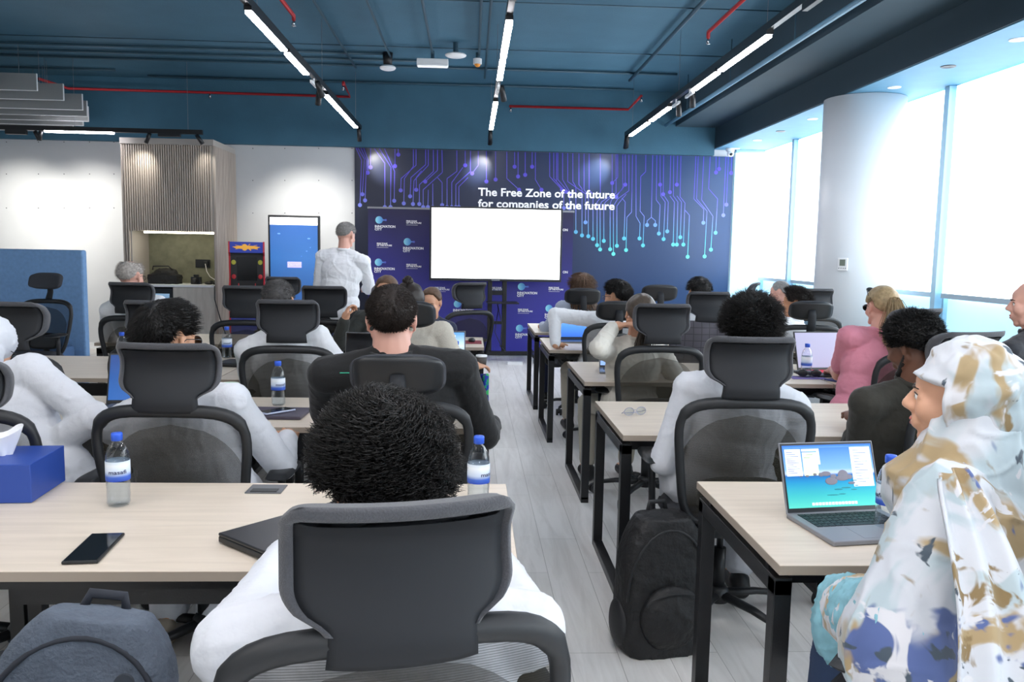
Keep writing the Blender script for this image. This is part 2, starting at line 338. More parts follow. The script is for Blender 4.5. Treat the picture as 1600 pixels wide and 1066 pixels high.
for lines, ox, oy, sc in ((RL, 860, 220, .3188), (LL, 540, 220, .3189)):
    for ln in lines:
        q = [at(ox + u * sc, oy + v_ * sc, 12.17) for u, v_ in ln]; q = [V((min(max(p.x, MX0 + .02), MX1 - .02), 0, min(p.z, MZ1 - .002))) for p in q]
        q[0].z = MZ1 - .002 if ln[0][1] < 100 else q[0].z
        for a, b in zip(q, q[1:]):
            d = (b - a).normalized(); nrm = V((d.z, 0, -d.x)) * .0048
            pat.add([a - nrm + V((0, -.0155, 0)), a + nrm + V((0, -.0155, 0)), b + nrm + V((0, -.0155, 0)), b - nrm + V((0, -.0155, 0))], [(0, 1, 2, 3)])
        e = q[-1]; pat.add([e + V((.029 * math.cos(t_ * math.pi / 8), -.0165, .029 * math.sin(t_ * math.pi / 8))) for t_ in range(16)], [tuple(range(16))])
circ = ramp_mat('circuit_print', [(0, '#6ff0d8'), (.2, '#5cc8e6'), (.42, '#7f8ce6'), (.65, '#5a50cc'), (1, '#4a3cc8')], 'Z', 1.4, 2.93, .4, emit=.06)  # printed lines, with a faint glow put into their colour
build(pat, 'circuit_pattern', circ, mural)
for s_, zz in (('The Free Zone of the future', 2.290), ('for companies of the future', 2.127)):
    vs, fs = text(s_, .158, Mx.Identity(4), .0035, ext=.003)
    x0 = min(v_.x for v_ in vs); x1 = max(v_.x for v_ in vs); k_ = 1.985 / (x1 - x0)
    M = wallM(.1, -.017, zz); tx = MB(); tx.add([M @ V(((v_.x - x0) * k_, v_.y, v_.z)) for v_ in vs], fs)
    build(tx, 'slogan_lettering', mat('lettering_white', '#f2f3f6', .5, emit=.25), mural)

# ---------------------------------------------------------------- branded media backdrop
BX0, BX1, BY = -1.435, 1.45, 11.86
bd = thing('media_backdrop', 'wide navy and violet step and repeat backdrop printed with INNOVATION CITY', 'backdrop', (0, BY, 0))
bp_ = ramp_mat('backdrop_print', [(0, '#3a3aa6'), (.45, '#34328c'), (1, '#1f1c46')], 'Z', .1, 2.0, .42)
build(MB().box(BX0, BX1, -.005, .02, .05, 2.075), 'printed_panel', bp_, bd)
build(MB().box(BX0 - .01, BX1 + .01, -.012, .03, 2.06, 2.085), 'top_rail', silver, bd)
for s_ in (BX0 + .1, BX1 - .1, 0): build(MB().box(s_ - .15, s_ + .15, -.02, .10, 0, .05), 'foot', silver, bd)
lg = ramp_mat('logo_ball', [(0, '#9be8f2'), (.5, '#5c9fdc'), (1, '#5a4fc0')], 'X', -.12, .1, .5)
lwhite = mat('backdrop_white', '#f0f0f4', .6)
ball_me = None; 
mb1 = MB(); th = [t_ * math.pi / 14 for t_ in range(28)]
outer = []
for a in th: outer.append(V((-.05 + .07 * math.cos(a), 0, .07 * math.sin(a))))
mb1.add(outer, [tuple(range(28))]); mb1.prism([(.0, -.001, -.015), (.07, -.001, -.012), (.07, -.001, .012), (.0, -.001, .015)], (0, -.0005, 0)); mb1.ell((.075, -.001, 0), (.02, .001, .02))
ball_me = mb1.mesh('logo_emblem', False); ball_me.materials.append(lg)
def innov(x, z):
    o = bpy.data.objects.new('logo_emblem', ball_me); COL.objects.link(o); o.parent = bd; o.location = (x - .012, -.008, z + .045); o.scale = (.74, 1, .74)
    m = MB(); M = wallM(x - .11, -.008, z - .060); m.add(*text('INNOVATION\nCITY', .046, M, .0018, space=.98, line=.85, xscale=1.0)); build(m, 'logo_lettering', lwhite, bd)
def fz(x, z):
    m = MB(); m.add(*text('FREE ZONE\nOF THE FUTURE', .029, wallM(x - .10, -.008, z + .01), .0013, line=.85)); m.box(x - .10, x + .06, -.0085, -.007, z - .036, z - .032); build(m, 'tagline_lettering', lwhite, bd)
def bz(px, py): q = at(px, py, BY); return q.x, q.z
for (px, py) in ((598, 349), (642, 383), (597, 415), (820, 453), (863, 487), (817, 518), (720, 480)): innov(*bz(px, py))
for (px, py) in ((646, 348), (600, 383), (646, 416), (690, 452), (778, 452), (868, 452), (820, 486)): fz(*bz(px, py))
m = MB()
for (py) in (361, 427): x, z = bz(878, py); m.add(*text('ON', .046, wallM(x + .01, -.008, z), .0018))
build(m, 'logo_lettering', lwhite, bd)

# ---------------------------------------------------------------- big screen on wheeled stand
tv = thing('presentation_screen', 'huge white-glowing presentation screen on a black wheeled stand', 'screen', (.345, 11.32, 0), R_(2.2))
build(MB().box(-.895, .895, -.02, .055, 1.09, 2.085), 'screen_housing', black_plastic, tv, bevel=.006)
sc_m = mat('white_slide', '#ffffff', .4, emit=1.5, ecol='#fcfeff')
scr = build(MB().box(-.868, .868, -.023, -.019, 1.125, 2.06), 'display', sc_m, tv)
ink = mat('slide_ink', '#8fb7b4', .5, emit=.7, ecol='#a9c9c6'); inkg = mat('slide_ink_grey', '#c9cdd4', .5, emit=1.0, ecol='#d4d7dc')
m = MB()
for q in range(5): m.box(.30 + q * .016, .310 + q * .016, -.0245, -.023, 1.893, 1.910)
m.box(.335, .345, -.0245, -.023, 1.93, 1.945); build(m, 'slide_mark', ink, tv)
m = MB()
for (x, z, n_) in ((-.45, 1.70, 3), (-.45, 1.61, 12), (-.45, 1.555, 3), (-.47, 2.0, 6)):
    for q in range(n_): m.box(x + q * .013, x + .008 + q * .013, -.0245, -.023, z, z + .012)
for q in range(9): m.box(-.8 + q * .2, -.79 + q * .2, -.0245, -.023, 1.14, 1.15)
build(m, 'slide_text', inkg, tv)
m = MB()
for q in range(8): m.box(-.055 + q * .014, -.045 + q * .014, -.0215, -.02, 1.101, 1.112)
build(m, 'maker_mark', mat('grey_print', '#9aa0a6', .5), tv)
m = MB(); m.box(-.10, -.04, .06, .12, .10, 1.9); m.box(.10, .16, .06, .12, .10, 1.9); build(m, 'stand_post', black_metal, tv, bevel=.004)
m = MB(); m.box(-.10, .16, .07, .11, .9, .96); m.box(-.10, .16, .07, .11, .5, .54); build(m, 'stand_crossbar', black_metal, tv)
m = MB(); m.box(-.52, .58, .03, .09, .075, .13); m.box(-.5, -.44, -.30, .40, .075, .12); m.box(.5, .56, -.30, .40, .075, .12); build(m, 'stand_base', black_metal, tv, bevel=.004)
for x in (-.47, .53):
    for y in (-.27, .37):
        build(MB().cyl((x - .02, y, .037), (x + .02, y, .037), .036, n=14), 'caster', caster_grey, tv)
build(MB().box(-.12, .30, -.28, .10, .80, .815), 'shelf', black_metal, tv)
m = MB(); m.tube([(.03, .1, .8), (.10, .02, .5), (.08, .05, .2), (.15, -.05, .14)], .006, 6); m.tube([(.05, .1, .7), (.0, .0, .4), (.12, .0, .14)], .005, 6); build(m, 'cable', black_plastic, tv, smooth=True)
m = MB(); m.box(.16, .36, -.05, .02, .0, .035); tag(build(m, 'power_strip', white_plastic, loc=(.35, 11.0, .0)), 'white power strip lying on the floor under the big screen', 'power strip')

# ---------------------------------------------------------------- portrait kiosk
ks = thing('kiosk_display', 'tall portrait touch kiosk showing a blue page with white header', 'screen', (-2.39, 11.5, 0))
build(MB().box(-.345, .345, 0, .07, .25, 1.93), 'screen_housing', black_plastic, ks, bevel=.008)
kb = ramp_mat('kiosk_blue', [(0, '#1c3a6e'), (.35, '#34609f'), (.7, '#3f72b4'), (1, '#355c9c')], 'Z', .3, 1.8, .3, emit=.3)
build(MB().box(-.318, .318, -.004, 0, .34, 1.80), 'display', kb, ks)
build(MB().box(-.318, .318, -.005, 0, 1.80, 1.90), 'page_header', mat('header_white', '#ffffff', .4, emit=.95), ks)
m = MB(); m.box(-.09, .10, -.008, -.003, 1.225, 1.305); bt = build(m, 'chat_button', mat('lilac_button', '#a9a4ec', .4, emit=.7), ks, bevel=.003)
m = MB(); m.add(*text('Chat now', .046, wallM(-.082, -.0085, 1.248), .0008)); build(m, 'button_lettering', lwhite, ks)
m = MB()
for x, z, r_ in ((-.2, 1.68, .02), (.2, 1.62, .02), (.17, 1.45, .012), (.22, 1.5, .008), (.1, 1.38, .006)): m.ell((x, -.004, z), (r_, .001, r_ * .4))
build(m, 'screen_dots', mat('page_dots', '#5c86d8', .4, emit=.8), ks, smooth=True)  # small flat blue ellipses on the display
build(MB().box(-.25, .25, -.15, .2, 0, .03), 'floor_plate', black_metal, ks, bevel=.005); build(MB().box(-.12, .12, .0, .06, .03, .25), 'stand_post', black_metal, ks)

# ---------------------------------------------------------------- arcade machine (plain artwork)
ar = thing('arcade_cabinet', 'small upright arcade machine with blue marquee and red edges', 'arcade machine', (-2.80, 10.65, 0), R_(13))
red = mat('arcade_red', '#b8202c', .4); blk = mat('arcade_black', '#0c0d12', .35)
sidep = [(-.0, -.10, 0), (0, .28, 0), (0, .28, 1.56), (0, -.07, 1.56), (0, -.09, 1.43), (0, .02, 1.38), (0, .06, 1.10), (0, -.16, 1.0), (0, -.17, .92), (0, -.10, .88)]
for x in (-.215, .197): build(MB().prism([(x, p[1], p[2]) for p in sidep], (.018, 0, 0)), 'side_panel', red, ar)
build(MB().box(-.197, .197, -.075, .26, 1.42, 1.555), 'marquee', mat('marquee_blue', '#22389c', .35, emit=.12), ar)
m = MB(); m.ell((0, -.078, 1.488), (.15, .002, .022)); m.ell((-.02, -.080, 1.488), (.035, .002, .042))
for q in range(10):
    a = q * math.pi / 5; m.prism([(0, -.0795, 1.488), (.16 * math.cos(a) - .01 * math.sin(a), -.0795, 1.488 + .04 * math.sin(a) + .008), (.165 * math.cos(a), -.0795, 1.488 + .045 * math.sin(a))], (0, -.001, 0))
build(m, 'marquee_burst', mat('burst_yellow', '#e2a43c', .5, emit=.2), ar)
build(MB().box(-.197, .197, .05, .26, .98, 1.42), 'bezel', blk, ar); build(MB().box(-.12, .12, .044, .052, 1.07, 1.36), 'display', mat('dark_glass', '#101214', .15), ar)
for x in (-.16, .16):
    build(MB().ell((x, .047, 1.30), (.028, .003, .03)), 'bezel_ring', mat('ring_yellow', '#b8b43c', .5), ar)
    build(MB().ell((x, .046, 1.12), (.026, .004, .03)), 'bezel_spot', red, ar)
build(MB().box(-.197, .197, -.15, .05, .93, .99), 'control_panel', blk, ar)
for x in (-.1, .1):
    build(MB().cyl((x, -.06, .99), (x, -.06, 1.04), .006), 'joystick', red, ar)
build(MB().box(-.197, .197, -.085, .25, .03, .92), 'cabinet_front', mat('arcade_blue', '#27347c', .4), ar)

# ---------------------------------------------------------------- slatted column unit with niche
cu = thing('slatted_wall_unit', 'grey timber slatted wall unit with lit niche and pale cabinet', 'wall unit', (0, 11.2, 0))
X0, X1 = -4.51, -3.36
m = MB(); m.box(X0 - .02, X1 + .02, -.03, .99, 2.79, 2.868); m.box(X0, X1, .03, .99, 1.68, 2.79); m.box(X0, -4.43, .03, .99, 0, 1.68); m.box(-3.375, X1, .03, .99, 0, 1.68); m.box(X0, X1, .62, .99, 0, 1.68)
build(m, 'core', cap_m, cu, bevel=.004)
n = 38; sl = MB(); pitch_ = (X1 - X0 - .03) / n
for i in range(n):
    x = X0 + .015 + i * pitch_
    z0 = 0 if (x < -4.45 or x > -3.40) else 1.68
    sl.box(x, x + pitch_ * .58, .0, .03, z0, 2.79)
for i in range(26):
    y = .02 + i * .037; sl.box(X1, X1 + .03, y, y + .021, 0, 2.79); sl.box(X0 - .03, X0, y, y + .021, 0, 2.79)
build(sl, 'slat_cladding', slat_m, cu)
build(MB().box(-4.43, -3.375, .60, .62, .98, 1.68), 'niche_back', niche_m, cu)
build(MB().box(-4.43, -3.375, .02, .60, .95, .98), 'countertop', white_plastic, cu)
build(MB().box(-3.92, -3.375, .03, .60, .02, .945), 'cabinet_door', cab_m, cu, bevel=.002)
build(MB().box(-4.30, -3.40, .10, .13, 1.655, 1.675), 'led_strip', mat('led_strip_glow', '#fffbe8', .5, emit=14, ecol='#fff6d8'), cu)
fg = thing('mini_fridge', 'black glass-door mini fridge under the niche counter', 'fridge', (-4.17, 11.22, 0))
build(MB().box(-.25, .24, .02, .55, .02, .93), 'cabinet', black_plastic, fg, bevel=.005)
build(MB().box(-.21, .20, .0, .022, .06, .86), 'glass_door', ramp_mat('fridge_glass', [(0, '#244a78'), (.6, '#5b86b4'), (1, '#9dc0dc')], 'Z', .3, .88, .1, emit=.25), fg)
bg = thing('camera_bag', 'bulky black camera bag sitting in the wall niche', 'bag', (-4.12, 11.5, .98))
m = MB(); m.ell((0, 0, .085), (.21, .14, .09)); m.ell((.02, 0, .15), (.15, .1, .06)); m.box(-.18, .2, -.12, .12, .0, .12)
build(remesh(m, .012, 4, noise=.012, nscale=14), 'bag_body', mat('black_nylon', '#191a1c', .7, bump=.3, bscale=60), bg)
build(MB().tube([(-.12, -.10, .19), (-.1, -.13, .235), (.1, -.13, .24), (.14, -.10, .19)], .009, 8), 'bag_handle', black_plastic, bg, smooth=True)
cm = thing('camera', 'small black camera standing on the niche counter below the socket', 'camera', (-3.70, 11.5, .98))
build(MB().box(-.065, .065, -.035, .035, 0, .10).box(-.03, .03, -.03, .03, .10, .13), 'camera_body', black_plastic, cm, bevel=.006); build(MB().cyl((0, -.03, .05), (0, -.10, .05), .035, n=20), 'lens', black_plastic, cm, smooth=True)
for x_, lb in ((-3.52, 'small dark gadget beside the camera on the niche counter'), (-3.42, 'dark lump of cable at the right end of the niche counter')):
    m = MB(); m.ell((0, 0, .02), (.06, .04, .022)); m.ell((.03, .01, .035), (.03, .03, .02)); tag(build(m, 'gadget', black_plastic, loc=(x_, 11.45, .98), smooth=True), lb, 'gadget')
so = thing('wall_socket', 'dark double wall socket on the niche back', 'socket', (-3.70, 11.795, 1.20))
build(MB().box(-.10, .10, -.012, 0, 0, .11), 'socket_plate', black_plastic, so, bevel=.003); build(MB().box(.02, .08, -.06, -.012, .03, .085), 'plug', black_plastic, so, bevel=.003)
m = MB(); m.tube([(.05, -.06, .05), (.08, -.10, -.05), (.14, -.16, -.12), (.24, -.24, -.165), (.30, -.3, -.20)], .005, 6); build(m, 'charger_cable', white_plastic, so, smooth=True)
m = MB(); m.tube([(-3.37, 11.20, .97), (-3.36, 11.16, .8), (-3.28, 11.12, .55), (-3.2, 11.12, .3), (-3.15, 11.12, .02)], .007, 6); tag(build(m, 'power_cable', black_plastic, smooth=True), 'black cable hanging down the right side of the slatted unit', 'cable')

# wall screw dots
m = MB()
for px in (10, 60, 100, 140, 178):
    for py in (222, 272, 325): q = at(px, py, 12.19); m.ell(q, (.007, .003, .007), nu=8, nv=4)
for px in (395, 445, 498, 550):
    for py in (232, 282, 333): q = at(px, py, 12.19); m.ell(q, (.007, .003, .007), nu=8, nv=4)
struct('trim_21', m, black_plastic, True)

# ---------------------------------------------------------------- blue lounge booth at the far left
bo = thing('lounge_booth', 'high-backed blue upholstered booth panel against the left wall', 'booth', (-4.75, 8.75, 0))
bluef = mat('booth_fabric', '#7ba2cf', .95, bump=.2, bscale=250, vary=.08, vscale=30)
build(MB().box(-.9, .80, 0, .10, .05, 1.43), 'booth_panel', bluef, bo, bevel=.02)
build(MB().box(-.9, .70, -.62, 0, .12, .46), 'booth_seat', mat('booth_seat', '#4d6d96', .95, bump=.2, bscale=250), bo, bevel=.04)
m = MB()
for x in (-.8, .6): m.box(x, x + .05, -.55, -.50, 0, .12); m.box(x, x + .05, .0, .05, 0, .06)
build(m, 'foot', black_metal, bo)

# ================================================================= CEILING SERVICES
def conduit(name, label, pts, r=.012, mt=teal_pipe, cat='conduit', group=None):
    return tag(build(MB().tube(pts, r, 8), name, mt, smooth=True), label, cat, group)
zc = 3.775
for y, x0, x1, r, lb in ((7.95, -7.9, 2.9, .006, 'thin cable across the ceiling nearest the camera'), (9.78, -7.9, 2.9, .006, 'thin cable crossing the ceiling just before the smoke detectors'),
    (10.15, -7.9, -.95, .016, 'front one of three thick conduits crossing the left ceiling'), (10.47, -7.9, -.3, .016, 'middle one of three thick conduits crossing the left ceiling'), (10.80, -7.9, 2.6, .016, 'long thick conduit behind the ceiling sensors'),
    (11.53, -6.2, -4.7, .014, 'short bent conduit above the grey baffles'), (11.85, -4.4, 2.25, .014, 'rearmost conduit crossing the ceiling by the front wall')):
    conduit('ceiling_conduit', lb, [(x0, y, zc), (x1, y, zc)], r)
for x, y0, y1, lb in ((-.97, 4, 10.15, 'depthwise conduit leading to the round ceiling sensor'), (-.465, 4, 10.15, 'depthwise conduit leading to the emergency light'), (.07, 4, 10.25, 'depthwise conduit leading to the orange beacon'), (.16, 4, 11.2, 'depthwise conduit just right of the orange beacon'), (-1.46, 4, 10.8, 'depthwise conduit just right of the left track light'), (2.05, 4, 11.1, 'depthwise conduit left of the right track light')):
    conduit('ceiling_conduit', lb, [(x, y0, zc - .03), (x, y1, zc - .03)], .014 if x < 2 else .02)
o = conduit('service_pipe', 'long pale blue pipe along the right bulkhead', [(2.77, -3.9, 3.33), (2.77, 12.05, 3.33)], .024, mat('pale_pipe', '#5d88a0', .45), 'pipe')
for y in (5.5, 7.3, 9.1, 10.9): build(MB().box(2.765, 2.775, y - .005, y + .005, 3.33, ZC), 'hanger', teal_pipe, o)
def spr(name, label, pts, heads, r=.018):
    t = thing(name, label, 'sprinkler pipe'); build(MB().tube(pts, r, 10), 'pipe', red_paint, t, smooth=True)
    for (x, y, z) in heads:
        m = MB(); m.cyl((x, y, z), (x, y, z - .05), .012, n=8); m.cyl((x, y, z - .05), (x, y, z - .055), .022, n=10); m.tube([(x - .014, y, z - .02), (x - .016, y, z - .04), (x, y, z - .06)], .003, 5); build(m, 'sprinkler_head', chrome, t, smooth=True)
spr('sprinkler_pipe', 'short red sprinkler pipe at the top of the ceiling, near the left track light', [(-1.66, 4.5, 3.62), (-1.655, 8.05, 3.62), (-1.655, 8.05, 3.58)], [(-1.655, 8.05, 3.58)])
spr('sprinkler_pipe', 'red sprinkler pipe at the upper right beside the right track light', [(2.25, 4.5, 3.62), (2.25, 8.15, 3.62), (2.25, 8.15, 3.56)], [(2.25, 8.15, 3.56)])
spr('sprinkler_pipe', 'long red sprinkler pipe across the upper left front wall', [(-5.58, 11.32, 3.60), (-5.5, 11.95, 3.60), (-1.70, 12.0, 3.60), (-1.66, 11.1, 3.62), (-1.66, 11.1, 3.58)], [(-1.66, 11.1, 3.58), (-3.62, 12.0, 3.585), (-5.58, 11.32, 3.58)])
spr('sprinkler_pipe', 'red sprinkler pipe above the navy mural', [(.52, 12.0, 3.53), (2.21, 12.0, 3.53), (2.26, 11.35, 3.60)], [(.54, 12.0, 3.51), (2.26, 11.35, 3.58)])
t = thing('wireless_access_point', 'white flat oblong wifi unit on the ceiling', 'access point', (-.192, 9.6, 3.66))
m = MB(); m.ell((0, 0, 0), (.12, .12, .028), nu=28); build(m, 'housing', white_plastic, t, smooth=True); build(MB().cyl((0, 0, .02), (0, 0, .135), .03), 'mount', teal_pipe, t)
t = thing('ceiling_sensor', 'round white ceiling sensor on a dark mount, left of the emergency light', 'sensor', (-1.0, 10.16, 3.62))
m = MB(); m.ell((0, 0, 0), (.095, .095, .035), nu=28); build(m, 'housing', white_plastic, t, smooth=True); build(MB().cyl((0, 0, .02), (0, 0, .17), .05, .06), 'mount', black_plastic, t, smooth=True)
t = thing('emergency_light', 'rectangular white emergency light box on the ceiling', 'light', (-.463, 9.92, 3.63))
build(MB().box(-.18, .18, -.05, .05, -.03, .05), 'housing', white_plastic, t, bevel=.006); build(MB().box(-.17, .17, -.045, .045, -.036, -.029), 'diffuser', mat('opal', '#f4f6f8', .3, emit=.3), t); build(MB().cyl((0, 0, .05), (0, 0, .14), .02), 'mount', teal_pipe, t)
t = thing('alarm_beacon', 'small white and orange beacon on the ceiling', 'beacon', (.053, 9.92, 3.64))
build(MB().cyl((0, 0, .0), (0, 0, .06), .05), 'housing', white_plastic, t); m = MB(); m.ell((0, 0, 0), (.035, .035, .035)); build(m, 'beacon_dome', mat('orange_dome', '#d98a2a', .3), t, smooth=True); build(MB().cyl((0, 0, .06), (0, 0, .13), .02), 'mount', teal_pipe, t)
# suspended track lights
def track(label, x, segs, spots, tail, y0=-3.5, y1=11.75):
    t = thing('track_light', label, 'track light', (x, 0, 0)); z = 3.12
    build(MB().box(-.022, .022, y0, y1, z, z + .055), 'track_rail', black_metal, t)
    for a, b in segs:
        build(MB().box(-.026, .026, a - .03, b + .03, z - .03, z), 'lamp_housing', black_metal, t)
        build(MB().box(-.025, .025, a, b, z - .045, z - .028), 'lamp_diffuser', glow_white, t)
    for y, dx in spots:
        s_ = MB(); s_.cyl((0, y, z), (0, y, z - .05), .008); s_.box(-.012, .012, y - .14, y + .14, z - .065, z - .04); s2 = build(s_, 'spot_bracket', white_plastic, t)
        h = MB(); h.cyl((dx, y, z - .03), (dx * 2.0, y + .10, z - .15), .026, .030, 16); build(h, 'spot_head', black_plastic, t, smooth=True)
    for y, a in tail:
        h = MB(); h.cyl((0, y, z - .01), (0, y + .09, z - .16), .026, .030, 16); build(h, 'spot_head', black_plastic, t, smooth=True)
    for y in (1.0, 3.6, 6.2, 8.8, 11.3): build(MB().cyl((0, y, z + .05), (0, y, ZC), .0025, n=5), 'suspension_wire', silver, t)
    m = MB(); m.box(-.02, .02, 4.75, 5.5, z - .045, z - .0); build(m, 'louvre_module', black_plastic, t, bevel=.002)
    return t
rear = [(-2.6, -1.2), (-.9, .5), (.9, 2.1), (2.5, 3.9), ]
track('suspended left track light with four bright bars', -1.53, [(5.97, 7.05), (7.18, 7.97), (9.04, 9.99), (10.08, 11.3)] + rear, [(8.35, .03), (8.8, -.03)], [(11.6, 0)])
track('suspended middle track light with four bright bars', .25, [(6.0, 7.08), (7.2, 7.98), (9.18, 9.98), (10.11, 11.15)] + rear, [(8.3, .03)], [(11.5, 0), (11.65, 0)])
track('suspended right track light with four bright bars', 2.143, [(6.16, 7.32), (7.42, 8.2), (9.2, 10.13), (10.28, 11.4)] + rear, [(8.35, .03), (8.9, .03)], [(11.6, 0), (11.7, 0)])
def spotlamp(p, target, power, size=55, blend=.7, col=(1, .96, .88)):
    l = bpy.data.lights.new('spot', 'SPOT'); l.energy = power; l.spot_size = R_(size); l.spot_blend = blend; l.color = col; l.shadow_soft_size = .03
    o = bpy.data.objects.new('spot_lamp', l); COL.objects.link(o); o.location = p; o.rotation_euler = (V(target) - V(p)).to_track_quat('-Z', 'Y').to_euler(); return o
tl = thing('track_light', 'short black track light close to the front wall at the far left', 'track light', (0, 11.0, 0))
build(MB().box(-7.5, -3.42, -.025, .025, 2.905, 2.96), 'track_rail', black_metal, tl)
build(MB().box(-5.37, -4.53, -.025, .025, 2.885, 2.905), 'lamp_diffuser', glow_white, tl); build(MB().box(-5.85, -5.6, -.03, .03, 2.85, 2.905), 'louvre_module', black_plastic, tl); build(MB().box(-3.97, -3.7, -.03, .03, 2.868, 2.905), 'louvre_module', black_plastic, tl)
for x, d in ((-6.0, .03), (-5.5, .04), (-5.42, -.04), (-4.08, -.06), (-3.5, .07)):
    build(MB().cyl((x, 0, 2.90), (x + d, .03, 2.79), .024, .027, 16), 'spot_head', black_plastic, tl, smooth=True)
for x in (-5.0, -3.6, -6.5): build(MB().cyl((x, 0, 2.96), (x, 0, ZC), .0025, n=5), 'suspension_wire', silver, tl)
# acoustic baffles
felt = mat('baffle_felt', '#8f9192', .95, bump=.2, bscale=200); 
bt_y = [(9.06, -4.85), (9.45, -5.15), (9.86, -5.21), (10.25, -5.0), (10.62, -4.95), (11.0, -5.0), (11.35, -5.10), (11.7, -5.28), (12.0, -5.5)]
ends = [(9.35, -5.24), (9.75, -4.97), (10.25, -4.93), (10.8, -4.90), (11.2, -4.99), (11.45, -5.10)]
first = None
bl_ = [(9.75, -5.25, 3.22), (10.0, -4.95, 3.22), (10.3, -4.80, 3.17), (10.6, -4.72, 3.11), (10.9, -4.80, 3.08), (11.2, -4.92, 3.06), (11.5, -5.12, 3.045), (11.78, -5.38, 3.035), (12.02, -5.66, 3.03)]
for i, (y, xr, z) in enumerate(bl_):
    o = thing('acoustic_baffle', ['grey felt ceiling baffle nearest the camera', 'second grey felt ceiling baffle from the camera', 'third grey felt ceiling baffle from the camera', 'fourth grey felt ceiling baffle from the camera', 'middle grey felt ceiling baffle of the nine', 'sixth grey felt ceiling baffle from the camera', 'seventh grey felt ceiling baffle, third from the wall', 'grey felt ceiling baffle, second from the wall', 'grey felt ceiling baffle closest to the front wall'][i], 'baffle', (xr, y, z), 0, 'grey felt ceiling baffles')
    build(MB().box(-2.2, 0, -.012, .012, 0, .19), 'felt_panel', felt, o, bevel=.003)
    build(MB().cyl((-.5, 0, .19), (-.5, 0, ZC - z), .003, n=5), 'suspension_wire', silver, o)
    build(MB().box(-2.2, 0, -.013, .013, -.003, .003).box(-.002, .002, -.013, .013, 0, .19), 'panel_edge', mat('baffle_edge', '#d8dade', .8), o)
# soffit downlights and dome camera
dl = None
for i, (y, kind) in enumerate(((5.8, 0), (6.65, 1), (7.5, 0), (9.3, 0), (10.26, 1), (11.1, 0), (12.0, 0))):
    t = thing('downlight', ['round soffit downlight at the right edge of the photo', 'black open soffit downlight nearest the right edge', 'pale soffit downlight right in front of the column', 'pale soffit downlight just left of the column', 'black open soffit downlight beyond the column', 'pale soffit downlight second from the front wall', 'pale soffit downlight closest to the front wall'][i], 'downlight', (3.78, y, ZS - .008), 0, 'downlights in the blue soffit')
    build(MB().lathe([(.036, -.002), (.055, -.006), (.058, 0)], n=24), 'trim_ring', [soffit_m, white_plastic][0 if kind else 1] if not kind else black_plastic, t)
    build(MB().lathe([(0, -.001), (.037, -.001)], n=24), 'lens', mat('dl_lens', '#c9d4da', .3) if not kind else black_plastic, t)
t = thing('dome_camera', 'small white dome security camera hanging from the soffit corner', 'security camera', (3.70, 12.0, ZS - .008))
build(MB().cyl((0, 0, 0), (0, 0, -.04), .06, n=24), 'housing', white_plastic, t); m = MB(); m.ell((0, -.02, -.07), (.05, .05, .05)); build(m, 'camera_ball', white_plastic, t, smooth=True); m = MB(); m.ell((0, -.05, -.085), (.025, .025, .025)); build(m, 'lens', black_plastic, t, smooth=True)
# lamps in the spot heads
for x, tx_ in ((-6.1, -6.25), (-5.3, -5.35), (-2.35, -2.3)): spotlamp((x, 10.9, 2.80), (tx_, 12.2, 1.5), E_SPOT * 1.5, 85, 1.0)
spotlamp((-4.13, 10.98, 2.79), (-4.35, 11.3, 2.3), 14, 80, 1); spotlamp((-3.45, 11.0, 2.79), (-3.42, 11.3, 2.4), 6, 70, 1)
for x, yy in ((-1.53, 11.7), (.25, 11.68), (2.143, 11.75)): spotlamp((x, yy, 2.95), (x + (.25 if x < 0 else -.35 if x > 2 else -.15), 12.2, 2.66), E_SPOT * 1.0, 42, 1.0)
#@@REAR unseen fill panels, added to brighten the backs turned to the camera
for x in (-5.5, -2.6, .2):
    for y in (-2.4, 1.0):
        t = thing('fill_panel', 'unseen square fill light added over the rear of the room', 'light', (x, y, 3.55), 0, 'added fill panels over the rear of the room')
        build(MB().box(-.6, .6, -.6, .6, .01, .05), 'fill_panel_housing', white_plastic, t); build(MB().box(-.57, .57, -.57, .57, 0, .012), 'lamp_diffuser', mat('fill_panel_glow', '#ffffff', .5, emit=E_REAR_FILL, ecol='#fffaf2'), t)
        build(MB().cyl((0, 0, .05), (0, 0, .25), .01, n=6), 'suspension_rod', silver, t)

# ================================================================= DESKS
def desk(x0, yf, yb, label, L=1.49, leg_left=True):
    t = thing('desk', label, 'desk', (x0, yf, 0), 0, 'pale desks with black frames')
    D = yb - yf
    build(MB().box(0, L, 0, D, .715, .74), 'tabletop', desk_m, t, bevel=.0015)
    build(MB().box(-.001, L + .001, -.001, D + .001, .7155, .7385), 'edge_band', desk_edge, t)
    for x in (.0, L - .045):
        m = MB(); a, b = .03, D - .03
        m.box(x, x + .045, a, a + .045, .02, .69); m.box(x, x + .045, b - .045, b, .02, .69); m.box(x, x + .045, a, b, .0, .035); m.box(x, x + .045, a, b, .65, .695)
        build(m, 'leg_frame', black_metal, t, bevel=.002)
    m = MB(); m.box(.045, L - .045, .10, .14, .655, .69); m.box(.045, L - .045, D - .14, D - .10, .655, .69)
    for x in (.01, L - .035):
        for y in (.1, D - .13): m.box(x, x + .025, y, y + .025, .69, .7156)
    build(m, 'crossbar', black_metal, t)
    build(MB().box(.2, L - .2, D / 2 - .14, D / 2 + .14, .56, .575).box(.2, L - .2, D / 2 - .14, D / 2 - .135, .575, .65), 'cable_tray', black_metal, t)
    return t
rowsL = [(1.90, 2.64), (3.49, 4.20), (4.76, 5.72), (6.51, 7.28)]
xl = [.124, .09, .055, .115]
nm = ['front', 'second', 'third', 'fourth']
